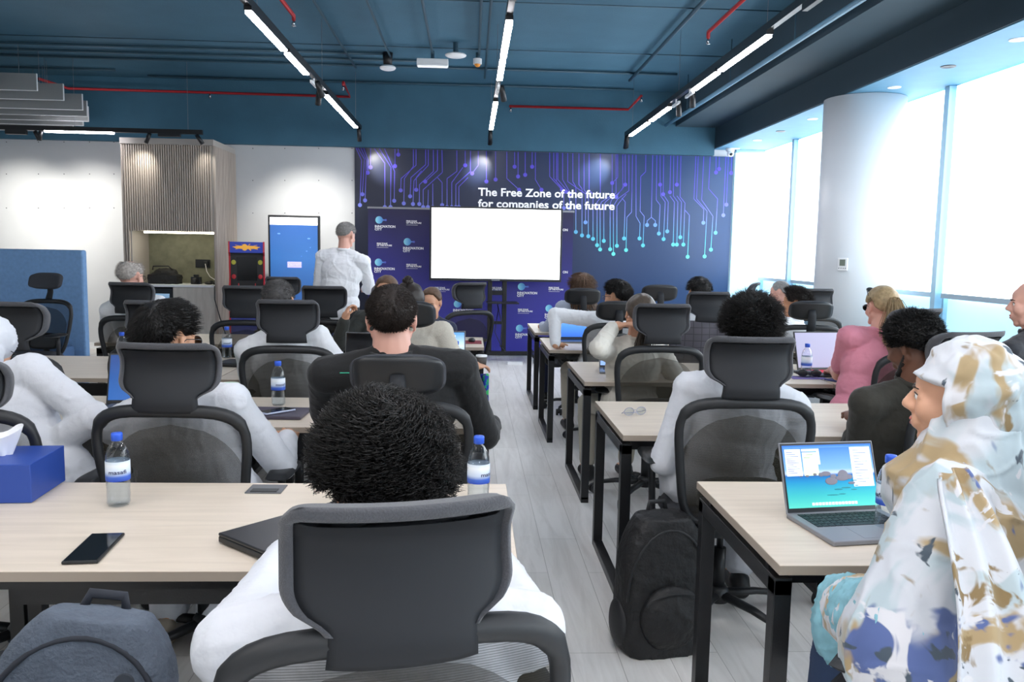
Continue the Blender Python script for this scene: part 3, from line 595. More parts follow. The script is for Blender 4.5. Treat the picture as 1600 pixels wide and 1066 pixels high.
for r, ((yf, yb), xe) in enumerate(zip(rowsL, xl)):
    for k_ in range(3 if r < 3 else 2):
        if r == 0 and k_ == 2: continue
        desk(xe - 1.49 - k_ * 1.50, yf, yb, 'pale wood desk with black frame, %s row of the left block, %s' % (nm[r], ['next to the aisle', 'one further left', 'leftmost'][k_]))
rowsR = [(1.93, 2.68, .765), (3.38, 4.17, .645), (4.81, 5.71, .68), (6.39, 7.30, .62), (7.77, 8.80, .615)]
nm = ['front', 'second', 'third', 'fourth', 'fifth']
for r, (yf, yb, xs) in enumerate(rowsR):
    for k_ in range(2 if r < 4 else 1):
        desk(xs + k_ * 1.50, yf, yb, 'pale wood desk with black frame, %s row of the right block, %s' % (nm[r], ['next to the aisle', 'on the window side'][k_]))

# ================================================================= CHAIRS
def chair_profile(z): # y of the back surface, height z
    t = (z - .48) / .5; return -.215 - .10 * t + .05 * math.sin(max(0, min(1, t)) * math.pi) * -.4
def back_pt(x, z, off=0): return V((x, chair_profile(z) + .55 * x * x + off, z))
def half_w(z): t = (z - .46) / .53; return .195 + .072 * min(1, max(0, t)) ** .8
def make_chair(kind):
    t = thing('office_chair', 'chair', 'chair', (0, 0, 0), 0, 'black mesh office chairs')
    # base
    m = MB(); m.lathe([(0, .075), (.045, .075), (.045, .12), (.03, .14), (0, .14)], n=20)
    for k_ in range(5):
        a = k_ * 2 * math.pi / 5 + .3; d = V((math.cos(a), math.sin(a), 0)); m.tube([d * .03 + V((0, 0, .105)), d * .18 + V((0, 0, .095)), d * .30 + V((0, 0, .072))], [.024, .020, .014], 8, ry=[.018, .015, .012])
    build(m, 'star_base', black_plastic, t, smooth=True)
    for k_ in range(5):
        a = k_ * 2 * math.pi / 5 + .3; p = V((math.cos(a) * .31, math.sin(a) * .31, .03)); q = V((-math.sin(a + .6), math.cos(a + .6), 0))
        m = MB(); m.cyl(p - q * .026, p - q * .008, .030, n=16); m.cyl(p + q * .008, p + q * .026, .030, n=16); m.cyl(p - q * .02, p + q * .02, .010, n=8); m.cyl(p, p + V((0, 0, .04)), .008, n=6); m.ell(p + V((0, 0, .012)), (.02, .02, .026), nu=10, nv=6)
        build(m, 'caster', caster_grey, t, smooth=False)
    m = MB(); m.cyl((0, 0, .12), (0, 0, .30), .026); m.cyl((0, 0, .30), (0, 0, .41), .014); build(m, 'gas_lift', black_plastic, t, smooth=True)
    m = MB(); m.box(-.10, .10, -.14, .12, .385, .43); m.tube([(.08, .03, .40), (.22, .03, .40), (.25, .03, .395)], .007, 6); build(m, 'tilt_mechanism', black_plastic, t, bevel=.006)
    def seat(u, v):
        x = (u - .5) * 2; y = (v - .5) * 2; r_ = max(abs(x), abs(y)); k1 = math.sqrt(max(0, 1 - .5 * y * y * (abs(y) > 0))) ; k1 = (1 - .13 * y * y * (1 if y < 0 else .9)); k2 = (1 - .10 * x * x)
        ed = (1 - abs(x) ** 8) * (1 - abs(y) ** 8); zz = .455 + .042 * ed ** .4 + .012 * math.sin(y * 1.6) * (-1) - .025 * max(0, y - .55)
        return V((x * .245 * k1, .02 + y * .235 * k2, zz)), V((x * .24 * k1, .02 + y * .23 * k2, .445 - .015 * ed))
    build(MB().sheet(seat, 16, 16), 'seat', seat_fabric, t, smooth=True)
    # back frame ring + mesh
    zc_, h_ = .700, .246; pts = []; N = 44
    for k_ in range(N):
        a = 2 * math.pi * k_ / N; ca, sa = math.cos(a), math.sin(a); e = .42
        z = zc_ + h_ * math.copysign(abs(sa) ** e, sa); x = half_w(z) * math.copysign(abs(ca) ** e, ca); pts.append(back_pt(x, z + (.012 * (1 - (x / .27) ** 2) if sa > .3 else 0)))
    rs = [.017 + (.005 if p.z > .9 else 0) for p in pts]
    build(MB().tube(pts, rs, 10, closed=True, ry=[r_ * .95 for r_ in rs]), 'backrest_frame', chair_frame, t, smooth=True)
    def panel(u, v):
        y = (v - .5) * 2; z = zc_ + y * (h_ - .002); hw = half_w(z) * (1 - abs(y) ** 5.5) ** (1 / 5.5) if abs(y) < 1 else half_w(z) * .3
        x = (u - .5) * 2 * hw * .985; return back_pt(x, z, .006)
    build(MB().grid(panel, 20, 26), 'backrest_mesh', chair_mesh, t, smooth=True)
    def dome(u, v):
        z = .475 + .43 * v; hw_ = min(half_w(z) - .012, .235 * (1 - max(0, (v - .35) / .65) ** 2.6) ** .5 + .004); p = back_pt((u - .5) * 2 * hw_, z, .030); return p
    build(MB().grid(dome, 16, 20), 'lumbar_mesh', lumbar_mesh, t, smooth=True)
    def lum(u, v):
        x = (u - .5) * 2; y = (v - .5) * 2; k1 = (1 - abs(x) ** 3.5 * .35)
        p = back_pt(x * .155, .59 + y * .075 * k1, .018); e = .014 * (1 - abs(x) ** 6) ** .5 * (1 - abs(y) ** 6) ** .5; return p + V((0, e, 0)), p
    build(MB().sheet(lum, 14, 8), 'lumbar_pad', black_plastic, t, smooth=True)
    m = MB(); m.tube([(0, -.10, .41), (0, -.20, .425), (0, -.255, .47), (0, -.262, .56), (0, -.275, .62)], [.03, .032, .03, .026, .018], 10, ry=.016)
    for s_ in (-1, 1): m.tube([(0, -.255, .47), (s_ * .10, -.225, .462), (s_ * .17, -.195, .47)], [.018, .016, .014], 8)
    build(m, 'back_support', black_plastic, t, smooth=True)
    # headrest
    if kind == 'A':
        def hw(v):    # v 0 (neck) .. 1 (top)
            z = v
            if z < .20: return .104 + .004 * (1 - z / .20)
            if z < .47: s_ = (z - .20) / .27; return .104 + .062 * (1 - (1 - s_) ** 2.1) * min(1, .35 + s_ * 1.6)
            if z > .84: s_ = (z - .84) / .16; return .166 - .028 * s_ ** 2.6
            return .166
        def yb_(v): return -.325 - .012 * math.sin(v * math.pi * 2.0 + .4) - (.022 * ((v - .75) / .25) if v > .75 else 0) + .018 * math.sin(max(0, (v - .15)) * math.pi)
        z0, H = .952, .226
        def hs(u, v):
            x = (u - .5) * 2; vv = min(.985, v * .985); w_ = hw(vv) - (.016 * min(1, max(0, (vv - .2) / .08)) + .002); z = z0 + H * min(vv, .90) 
            y = yb_(vv) + .10 * (x * w_ / .166) ** 2 * .35; return V((x * w_, y - .008 + .004 * abs(x) ** 8, z)), V((x * w_ * .97, y + .020, z))
        build(MB().sheet(hs, 16, 22), 'headrest_shell', chair_shell, t, smooth=True)
        def hc(u, v):
            x = (u - .5) * 2; vv = .21 + .79 * v; w_ = hw(vv); z = z0 + H * vv; e = (1 - abs(x) ** 10) ** .5 * (1 - abs(2 * v - 1) ** 10) ** .5
            y = yb_(vv) + .10 * (x * w_ / .166) ** 2 * .35; return V((x * w_, y - .014 + .012 * (1 - e) - (.0 if .0 < v < .9 else .004), z + (.004 if v > .95 else 0))), V((x * w_ * .985, y + .012 + .045 * e, z))
        # rim cushion: ring-like, its back face sunk behind the shell in the middle
        def hc2(u, v):
            a, b = hc(u, v); x = abs((u - .5) * 2); 
            if x < .90 and v < .90: a = V((a.x, a.y + .020, a.z))
            return a, b
        build(MB().sheet(hc2, 40, 30), 'headrest_cushion', chair_fabric, t, smooth=True)
    else:
        def hc(u, v):
            x = (u - .5) * 2; y = (v - .5) * 2; k1 = (1 - abs(x) ** 4 * .28); k2 = (1 - abs(y) ** 4 * .12)
            e = (1 - abs(x) ** 8) ** .5 * (1 - abs(y) ** 8) ** .5; X = x * .165 * k2; Z = 1.095 + y * .076 * k1; Y = -.315 + 1.1 * X * X - .02 * y
            return V((X, Y - .012 * e, Z)), V((X, Y + .040 * e + .002, Z))
        build(MB().sheet(hc, 30, 16), 'headrest_cushion', seat_fabric, t, smooth=True)
        def hb(u, v):
            a, b = hc(.03 + .94 * u, .04 + .92 * v); e = 1 - max(abs(u - .5), abs(v - .5)) * 2; return a + V((0, -.010 * min(1, e * 6), 0)), a + V((0, .004, 0))
        build(MB().sheet(hb, 26, 14), 'headrest_shell', black_plastic, t, smooth=True)
        m = MB(); m.tube([(0, -.318, .93), (0, -.345, .99), (0, -.347, 1.06), (0, -.335, 1.10)], [.034, .030, .030, .026], 10, ry=.012); build(m, 'headrest_stem', chair_shell, t, smooth=True)
    for s_ in (-1, 1):
        arm = MB(); arm.tube([(s_ * .16, .0, .425), (s_ * .25, .0, .425), (s_ * .285, .0, .46), (s_ * .29, .0, .60), (s_ * .29, .0, .665)], [.020, .022, .024, .022, .018], 10, ry=.014)
        ao = build(arm, 'armrest', black_plastic, t, smooth=True)
        def pad(u, v):
            x = (u - .5) * 2; y = (v - .5) * 2; e = (1 - abs(x) ** 6) ** .5 * (1 - abs(y) ** 6) ** .5; k1 = 1 - .25 * abs(y) ** 3
            p = V((s_ * .29 + x * .046 * k1, .03 + y * .125, .672)); return p + V((0, 0, .018 * e)), p - V((0, 0, .012 * e))
        build(MB().sheet(pad, 10, 14), 'arm_pad', black_plastic, ao, smooth=True)
    return t
protoA = make_chair('A'); protoB = make_chair('B'); used = {'A': 0, 'B': 0}
def chair(kind, px, ytop, Y, rz_, label, dz=0):
    """px,ytop: where the headrest top shows; Y its depth."""
    p = at(px, ytop, Y); a = R_(rz_); proto = {'A': protoA, 'B': protoB}[kind]
    o = proto if not used[kind] else copy_tree(proto); used[kind] = 1
    top = 1.173; off = V((0, -.335, 0)); off = rz(a) @ off
    o.location = (p.x - off.x, p.y - off.y, 0); o.rotation_euler = (0, 0, a); tag(o, label)
    d = p.z - top
    for ch in o.children:
        if ch.name.startswith('headrest'): ch.location.z = max(-.03, min(.05, d)) if kind == 'B' else max(-.05, min(.04, d))
    return o
CH = {}
CH['C1'] = chair('A', 634, 797, 1.09, 12, 'large grey office chair in the centre foreground, its back to the camera')
CH['C2'] = chair('A', 252, 540, 2.69, -2, 'grey mesh chair at the second row, left, in front of the white-robed man with sunglasses')
CH['C3'] = chair('B', 621, 556, 2.80, 2, 'black chair behind the big man in black T-shirt')
CH['C4'] = chair('A', 446, 451, 4.40, 1, 'mesh chair with plastic film, behind the grey-haired man in white, left block')
CH['C5'] = chair('A', 238, 472, 4.35, 0, 'chair half hidden behind the head of the man with sunglasses')
CH['C6'] = chair('A', 4, 466, 3.95, -14, 'mesh chair at the left edge beyond the man in the white headcloth')
CH['C7'] = chair('A', -92, 570, 2.62, -4, 'chair at the left edge under the leaning white-robed man')
CH['C8'] = chair('A', 198, 431, 6.20, -6, 'chair behind the balding man, near the slatted wall unit')
CH['C9'] = chair('A', 381, 432, 5.95, 2, 'empty mesh chair in front of the arcade machine')
CH['C10'] = chair('A', 504, 447, 6.10, -2, 'empty mesh chair in front of the standing man')
CH['C11'] = chair('A', 440, 434, 7.9, 0, 'chair mostly hidden behind the grey-haired head, in front of the kiosk')
CH['C12'] = chair('B', 632, 463, 4.50, -4, 'black chair of the woman in the knitted beige sweater')
CH['C13'] = chair('A', 740, 441, 7.25, 33, 'empty chair turned to the left below the big screen, by the aisle')
CH['C14'] = chair('B', 76, 415, 8.0, 172, 'empty dark blue-grey chair facing the camera in front of the blue booth')
CH['C15'] = chair('A', 616, 434, 6.45, 176, 'chair of the woman facing the camera, only its headrest top showing')
CH['R1'] = chair('A', 1180, 530, 2.93, -2, 'large mesh chair in the right block behind the man with black curly hair')
CH['R2'] = chair('A', 1039, 477, 4.62, 1, 'mesh chair of the grey ponytailed woman raising her arm')
CH['R3'] = chair('A', 1111, 452, 6.15, 0, 'chair with a dark checked jacket over its back')
CH['R4'] = chair('B', 1033, 440, 7.45, 0, 'empty black chair in front of the mural, right block fifth row')
CH['R5'] = chair('B', 968, 470, 6.15, 3, 'black chair of the man with glasses and black hair, right block')
CH['R6'] = chair('B', 912, 450, 7.45, 1, 'black chair of the brown-haired woman nearest the big screen')
CH['R7'] = chair('B', 1270, 470, 6.20, -10, 'black chair of the curly-haired boy near the round column')
CH['R8'] = chair('A', 1277, 444, 7.1, -4, 'bluish grey chair just left of the round column')
CH['R10'] = chair('A', 1445, 472, 4.45, 16, 'grey chair behind the woman in the pink T-shirt')
CH['R11'] = chair('A', 1533, 520, 3.05, 18, 'dark chair of the man in the olive suit')
CH['R12'] = chair('A', 1545, 780, 1.25, 55, 'black chair with armrest at the lower right, under the woman in the floral hijab')
CH['R9'] = chair('A', 1186, 443, 9.0, 70, 'far chair seen edge-on beside the windows')
CH['L0'] = chair('A', -60, 830, 1.10, 6, 'dark chair edge in the lower left corner, beside the blue-grey backpack')

# ================================================================= SMALL THINGS
def xy(px, py, z=.74): q = atz(px, py, z); return (q.x, q.y, z)
capblue = mat('cap_blue', '#2f5fd6', .4)
label_m = ramp_mat('bottle_label', [(0, '#2347b4'), (.22, '#3d66c4'), (.42, '#c9d9f0'), (.8, '#eaf1f8'), (1, '#d7e4f2')], 'Z', .078, .135, .5)
letm = mat('label_letter', '#2b3670', .5)
def bottle_proto():
    t = thing('water_bottle', 'x', 'bottle', (0, 0, .74), 0, 'small clear water bottles with blue caps')
    prof = [(.0, .004), (.018, .001), (.027, .003), (.0315, .012), (.0305, .022), (.0325, .035), (.031, .05), (.0325, .065), (.0325, .140), (.031, .152), (.0255, .170), (.0165, .184), (.0128, .190), (.0128, .203)]
    m = MB(); m.lathe(prof, n=28); m.v = [(x * (1 + (.04 * math.cos(5 * math.atan2(y, x)) if z < .03 else .012 * math.cos(9 * math.atan2(y, x)) if z > .145 else 0)), y * (1 + (.04 * math.cos(5 * math.atan2(y, x)) if z < .03 else 0)), z) for x, y, z in m.v]
    build(m, 'bottle_body', pet, t, smooth=True)
    build(MB().lathe([(0, .006), (.026, .006), (.030, .014), (.0312, .07), (.0312, .138), (0, .138)], n=24), 'water', waterm, t, smooth=True)
    build(MB().lathe([(.0332, .078), (.0335, .080), (.0335, .133), (.0332, .135)], n=28), 'label', label_m, t, smooth=True)
    build(MB().lathe([(.0135, .192), (.0155, .193), (.0158, .21), (.0145, .2145), (0, .2150)], n=24), 'cap', capblue, t, smooth=True)
    vs, fs = text('masafi', .020, Mx.Identity(4), .0003, ext=.0001); xs = [v_.x for v_ in vs]; x0, x1 = min(xs), max(xs); m = MB()
    out = []
    for v_ in vs:
        a = -math.pi / 2 + ((v_.x - x0) / (x1 - x0) - .5) * .050 / .034 + .35; out.append(V((math.cos(a) * .0341, math.sin(a) * .0341, .1 + v_.y * .8)))
    m.add(out, fs); build(m, 'label_lettering', letm, t)
    return t
bp0 = None
bots = [(186, 790, 0, 'water bottle on the front left desk, beside the blue tissue box'), (747, 793, .6, 'water bottle at the aisle end of the front left desk'), (435, 634, .3, 'water bottle behind the mint cup on the second left desk'), (355, 560, 0, 'water bottle on the third left desk by the black notebook'), (38, 571, 'c', 'water bottle in front of the pale blue laptop screen at far left'),
        (713, 533, 'c', 'water bottle beside the woman in the beige sweater'), (1068, 598, 'c', 'water bottle half hidden left of the large chair in the right block'), (1262, 537, 'c', 'water bottle next to the gaming laptop with red keys'), (1393, 711, 'c', 'water bottle behind the beach-wallpaper laptop'), (190, 519, 'c', 'water bottle of which only the cap shows, third left row')]
for i, (px, py, a, lb) in enumerate(bots):
    if bp0 is None: bp0 = bottle_proto(); o = bp0
    else: o = copy_tree(bp0)
    if a == 'c': q = atz(px, py, .955); o.location = (q.x, q.y, .74); a = i * 1.3
    else: o.location = xy(px, py)
    o.rotation_euler = (0, 0, a); tag(o, lb)
def laptop(label, loc, rot, w_=.30, d=.21, body=dark_alu, screen=None, op=110, keys=key_black, extra=None, cat='laptop', h=None):
    t = thing('laptop', label, cat, loc, R_(rot)); h = h or d
    build(MB().box(-w_ / 2, w_ / 2, -d / 2, d / 2, .001, .014), 'base', body, t, bevel=.003)
    m = MB(); nx, ny = 13, 5; kw, kd = w_ * .84 / nx, d * .46 / ny
    for i in range(nx):
        for j in range(ny):
            if j == 0 and 3 < i < 9:
                if i == 4: m.box(-w_ * .42 + kw * 4, -w_ * .42 + kw * 8.9, -d * .02, -d * .02 + kd * .86, .0142, .0155)
                continue
            x = -w_ * .42 + i * kw; y = -d * .02 + j * kd; m.box(x, x + kw * .86, y, y + kd * .86, .0142, .0155)
    build(m, 'keyboard', keys, t)
    build(MB().box(-w_ * .17, w_ * .17, -d * .44, -d * .07, .0141, .0145), 'trackpad', body, t)
    a = R_(op); M = Mx.Translation((0, d / 2 - .004, .012)) @ Mx.Rotation(a - math.pi / 2, 4, 'X').inverted() if False else Mx.Translation((0, d / 2 - .004, .012)) @ Mx.Rotation(-(a - math.pi / 2), 4, 'X')
    lid = build(MB().box(-w_ / 2, w_ / 2, 0, .007, 0, h, M=M), 'lid', body, t, bevel=.002)
    bz_ = build(MB().box(-w_ / 2 + .003, w_ / 2 - .003, -.0012, .0, .004, h - .003, M=M), 'bezel', black_plastic, lid)
    s_ = MB().box(-w_ / 2 + .008, w_ / 2 - .008, -.0022, -.0011, .016, h - .009)
    so_ = build(s_, 'display', screen, lid); so_.matrix_local = M
    if extra: extra(t, lid, M, w_, h)
    return t
wall_beach = ramp_mat('beach_wallpaper', [(0, '#52bdae'), (.18, '#3aa5a8'), (.42, '#1f78a8'), (.50, '#255c9c'), (.54, '#a9b6d6'), (.60, '#6f9ada'), (1, '#3468bc')], 'Z', .016, .2, .6, emit=.52, spec=.15)
def mac_extra(t, lid, M, w_, h):
    def pan(n_, mt, boxes, y=-.003):
        m = MB()
        for (x0, x1, z0, z1) in boxes: m.box(x0, x1, y, y + .0008, z0, z1)
        o = build(m, n_, mt, lid); o.matrix_local = M
    for bx_ in [(-.138, -.088, .108, .186), (.072, .138, .072, .188), (-.084, -.034, .179, .186), (-.036, -.028, .14, .186)]: pan('notes_window', mat('win_lav', '#d9e3fa', .4, emit=.5), [bx_])
    pan('sticky_note', mat('win_lime', '#d9edaf', .4, emit=.5), [(-.083, -.036, .108, .176)])
    pan('text_lines', mat('win_ink', '#6a7396', .5, emit=.15), [(-.134, -.134 + .02 + .018 * ((i * 7) % 3) / 2, .176 - i * .006, .1775 - i * .006) for i in range(11)] + [(.082, .10 + .012 * ((i * 5) % 3), .178 - i * .0085, .1795 - i * .0085) for i in range(12)] + [(-.07, -.05, .168, .1695), (-.079, -.06, .160, .1615)], -.0038)
    pan('menu_bar', mat('menu_blue', '#4a7fd0', .4, emit=.45), [(-.141, .141, .1885, .1915)])
    pan('dock', mat('dock_white', '#e6eef2', .4, emit=.45), [(-.07 + i * .0105, -.062 + i * .0105, .022, .030) for i in range(14)])
    m = MB()
    for (x, z, a, b) in ((.0, .090, .020, .011), (.008, .104, .010, .006), (.040, .106, .017, .016), (.036, .098, .022, .008), (-.015, .112, .016, .007), (-.03, .110, .009, .006), (-.05, .111, .006, .004), (-.075, .107, .006, .003), (.065, .083, .012, .004), (.06, .101, .01, .007), (-.095, .107, .005, .002)): m.ell((x, -.003, z), (a, .0006, b), nu=14, nv=8)
    o = build(m, 'wallpaper_rocks', mat('rock_grey', '#6f6c78', .5, emit=.28), lid, smooth=True); o.matrix_local = M
    m = MB()
    for (x, z, a, b) in ((.045, .070, .016, .002), (.02, .066, .014, .002), (.07, .064, .01, .0015), (.075, .09, .01, .0015), (.0, .05, .02, .0015), (.03, .052, .012, .0015), (.08, .075, .008, .0015)): m.ell((x, -.0028, z), (a, .0005, b), nu=10, nv=6)
    o = build(m, 'wallpaper_shoals', mat('shoal_teal', '#1d7a86', .5, emit=.3), lid, smooth=True); o.matrix_local = M
    m = MB()
    m.add([V((.095 + .030 * math.cos(k_ * .5236) * (1 + .15 * math.sin(k_ * 2)), -.079 + .016 * math.sin(k_ * .5236), .0146)) for k_ in range(12)], [tuple(range(12))]); build(m, 'sticker_border', paper, t)
    m = MB(); m.ell((.080, -.072, .0148), (.014, .007, .0004)); build(m, 'sticker_green', mat('stk_green', '#b9cf4e', .5), t); m = MB(); m.ell((.102, -.084, .0148), (.015, .007, .0004)); m.ell((.115, -.080, .0148), (.006, .006, .0004)); build(m, 'sticker_orange', mat('stk_orange', '#d96f45', .5), t)
blank = mat('black_screen', '#0c0d10', .12)
laptop('grey aluminium laptop showing a turquoise beach wallpaper, on the front right desk', (1.087, 2.197, .74), 8, .304, .240, mat('space_grey', '#8d8e94', .45, .25), wall_beach, 110, key_black, mac_extra, h=.206)
bluescr = ramp_mat('blue_lock_screen', [(0, '#2c5a9c'), (.5, '#24508f'), (1, '#1b3d78')], 'Z', .0, .2, .25, emit=.5)
p = xy(150, 628); 
def splash(t, lid, M, w_, h):
    m = MB(); m.ell((.06, -.003, .12), (.045, .0006, .022)); m.ell((.085, -.003, .135), (.025, .0006, .018)); o = build(m, 'wallpaper_splash', mat('splash_blue', '#4c92c4', .4, emit=.45), lid, smooth=True); o.matrix_local = M
laptop('black laptop with dark blue wallpaper, left of the white-robed man with sunglasses', (-1.50, 3.83, .74), 6, .36, .24, black_plastic, bluescr, 108, mat('backlit_keys', '#60646c', .4), splash)
laptop('laptop with a pale cyan screen at the left edge, behind the white headcloth', (-2.44, 3.95, .74), 14, .34, .22, black_plastic, mat('cyan_page', '#c6e6f2', .4, emit=.55), 102)
laptop('open laptop with a black screen beside the grey-haired man, left block', (-.63, 5.12, .74), -6, .33, .22, silver, blank, 100)
city = ramp_mat('city_wallpaper', [(0, '#2b4f9c'), (.2, '#1c3c78'), (.35, '#4d8a5c'), (.5, '#9fb0b4'), (.6, '#c9dceb'), (1, '#5a94d8')], 'Z', .0, .2, .3, emit=.55)
def icons(t, lid, M, w_, h):
    m = MB()
    for i in range(5):
        for j in range(3): m.box(.03 + j * .03, .04 + j * .03, -.003, -.0024, .12 + i * .016, .128 + i * .016)
    o = build(m, 'desktop_icons', mat('icon_white', '#e4ecf4', .4, emit=.9), lid); o.matrix_local = M
laptop('laptop with a city skyline wallpaper in front of the woman in the beige sweater', (-.17, 5.28, .74), 8, .33, .22, silver, city, 100, key_black, icons)
laptop('laptop with a blue desktop in front of the brown-haired woman, right block', (.93, 7.02, .74), 6, .36, .24, silver, ramp_mat('blue_desktop', [(0, '#2f62c4'), (.5, '#4d8ae0'), (1, '#6fa6ee')], 'Z', 0, .2, .3, emit=.55), 98, key_black, icons)
laptop('silver laptop with pale blue screen under the raised arm, right block third row', (.98, 5.22, .74), -8, .30, .21, silver, mat('pale_blue_page', '#86a8e0', .4, emit=.55), 112)
laptop('black gaming laptop with red-lit keys in front of the woman in pink', (2.36, 5.22, .74), 8, .38, .26, black_plastic, mat('lilac_page', '#a9a8c2', .6, emit=.22), 108, mat('red_keys', '#c4233a', .5, emit=.25))
laptop('thin dark blue laptop lid rising behind the olive-suited man', (2.86, 4.0, .74), 4, .34, .24, dark_alu, bluescr, 100)
# closed gaming laptop
t = thing('closed_laptop', 'closed black gaming laptop with a red emblem on the front left desk', 'laptop', (-.403, 2.134, .74), R_(48))
build(MB().box(-.19, .19, -.135, .135, .004, .020), 'base', black_plastic, t, bevel=.003); build(MB().box(-.19, .19, -.13, .135, .0205, .029), 'lid', mat('lid_black', '#1a1b1f', .35), t, bevel=.003)
m = MB(); m.add([V((x * .001, y * .001, .0294)) for x, y in ((0, -14), (9, -7), (17, 2), (22, 14), (12, 9), (5, 12), (0, 8), (-5, 12), (-12, 9), (-22, 14), (-17, 2), (-9, -7))], [tuple(range(12))]); build(m, 'emblem', mat('emblem_red', '#b22430', .4), t)
m = MB()
for x in (-.12, -.105): m.cyl((-.1905, x, .013), (-.188, x, .013), .0035, n=10)
for x in (-.125, -.108): m.cyl((-.1905, x + .0, .012), (-.187, x, .012), .004, n=10)
build(m, 'audio_jack', mat('brass', '#b79a5c', .3, .9), t)
def phone(label, loc, rot, tilt=0, m0=black_plastic, w_=.075, L=.155):
    t = thing('smartphone', label, 'phone', loc, R_(rot))
    build(MB().box(-w_ / 2, w_ / 2, -L / 2, L / 2, .001, .009), 'phone_body', m0, t, bevel=.003); build(MB().box(-w_ / 2 + .004, w_ / 2 - .004, -L / 2 + .005, L / 2 - .005, .009, .0095), 'display', mat('phone_glass', '#16181b', .08), t); return t
phone('black smartphone lying alone on the front left desk', (-.918, 2.04, .74), 5, w_=.082, L=.20)
t = thing('notebook', 'dark purple closed laptop-like notebook under a phone, second left desk', 'notebook', (-.87, 3.75, .74), R_(-3)); build(MB().box(-.16, .14, -.11, .11, .001, .016), 'cover', mat('plum_cover', '#45404f', .5), t, bevel=.003)
phone('smartphone in a pale lilac case lying on the dark notebook', (-.86, 3.73, .757), -42, m0=mat('lilac_case', '#b9c2dc', .4))
t = thing('paper_cup', 'mint green paper cup on the second left desk', 'cup', (-1.16, 4.07, .74)); build(MB().lathe([(0, .001), (.028, .001), (.040, .088), (.042, .090), (.038, .088), (.030, .02), (0, .02)], n=28), 'cup_wall', mat('mint_paper', '#b4d6c2', .6), t, smooth=True); build(MB().lathe([(0, .001), (.0405, .0)], n=4).tube([(math.cos(a_ * .2618) * .041, math.sin(a_ * .2618) * .041, .09) for a_ in range(24)], .002, 6, closed=True), 'cup_rim', mat('mint_rim', '#d3e6da', .6), t, smooth=True)
t = thing('notebook', 'black zip folder on the third left desk beside a bottle', 'notebook', (-1.44, 5.35, .74), R_(-12)); build(MB().box(-.15, .15, -.11, .11, .001, .025), 'cover', black_plastic, t, bevel=.01)
t = thing('paper_sheets', 'white paper sheets with a salmon card on the far left desk', 'paper', (-2.72, 5.1, .74), R_(8)); build(MB().box(-.24, .2, -.16, .16, .001, .005), 'sheet', paper, t); build(MB().box(-.08, .06, .02, .10, .0055, .0065), 'card', mat('salmon_card', '#e08f7c', .7), t)
leather = mat('tan_leather', '#a07552', .6)
t = thing('tote_bag', 'small tote bag with tan leather handle hanging at the far left desk', 'bag', (-2.50, 4.62, .40)); build(MB().tube([(-.17, 0, .02), (-.15, 0, .25), (.02, -.02, .335), (.09, -.02, .33), (.10, -.02, .30), (-.05, 0, .08), (-.10, 0, .0)], .012, 6, ry=.004), 'handle', leather, t, smooth=True)
m = MB(); m.box(-.22, .20, -.05, .05, -.26, .03); build(remesh(m, .02, 3, noise=.01, nscale=9), 'bag_body', mat('bag_khaki', '#4d6a5f', .8), t)
t = thing('desk_power_outlet', 'flush grey power outlet flap in the front left desk', 'outlet', (-.625, 2.565, .74), R_(-1)); build(MB().box(-.055, .055, -.045, .045, .0005, .004), 'cover', mat('outlet_grey', '#6f7074', .4, .5), t, bevel=.001); build(MB().box(-.04, .04, -.038, -.005, .0042, .006), 'flap_slot', black_plastic, t)
bxblue = mat('tissue_box_blue', '#2a4a9e', .45)
def tissue_box(label, loc, rot, w_=.22, d=.22, h=.085):
    t = thing('tissue_box', label, 'tissue box', loc, R_(rot)); build(MB().box(-w_ / 2, w_ / 2, -d / 2, d / 2, .001, h), 'box', bxblue, t, bevel=.002)
    def ts(u, v):
        a = u * 2 * math.pi; r_ = .015 + .05 * v + .008 * math.sin(a * 3 + v * 2); return V((math.cos(a) * r_ * 1.1 - .02 * v, math.sin(a) * r_ * .7, h + .075 * v + .018 * math.sin(a * 2 + 1) * v))
    build(MB().grid(ts, 32, 8), 'tissue', mat('tissue_white', '#f4f5f8', .9), t, smooth=True); return t
tissue_box('blue cardboard tissue box with white tissue on the front left desk', (-1.395, 2.53, .74), 4, .25, .24, .115)
tissue_box('blue tissue box behind the laptop, beside the floral hijab', (1.62, 2.62, .74), 14, .20, .12, .085)
t = thing('eyeglasses', 'clear folded eyeglasses lying on the second right desk', 'glasses', (.775, 3.79, .745), R_(20))
def lens_ring(cx, rx_, ry_): return [(cx + rx_ * math.cos(a_ * .3927), 0, .018 + ry_ * math.sin(a_ * .3927)) for a_ in range(16)]
gfm = mat('glasses_clear', '#9a9cb0', .3)
m = MB(); m.tube(lens_ring(-.032, .026, .018), .0018, 6, closed=True); m.tube(lens_ring(.032, .026, .018), .0018, 6, closed=True); m.tube([(-.008, 0, .022), (0, 0, .025), (.008, 0, .022)], .0018, 6); m.tube([(-.058, 0, .02), (-.055, .03, .006), (.04, .035, .003)], .0015, 6); m.tube([(.058, 0, .02), (.055, .04, .006), (-.04, .045, .003)], .0015, 6); build(m, 'glasses_frame', gfm, t, smooth=True)
m = MB(); m.ell((-.032, 0, .018), (.025, .0005, .017)); m.ell((.032, 0, .018), (.025, .0005, .017)); build(m, 'lens', lensm, t, smooth=True)
t = thing('mouse_mat', 'dark red mouse mat on the desk end below the big screen', 'mat', (-.06, 6.85, .74)); build(MB().box(-.16, .16, -.11, .13, .001, .004), 'mat_surface', mat('mat_red', '#8a3340', .8), t)
t = thing('computer_mouse', 'black computer mouse on the red mat', 'mouse', (.02, 6.88, .744)); m = MB(); m.ell((0, 0, .012), (.03, .052, .02)); build(m, 'mouse_shell', black_plastic, t, smooth=True)
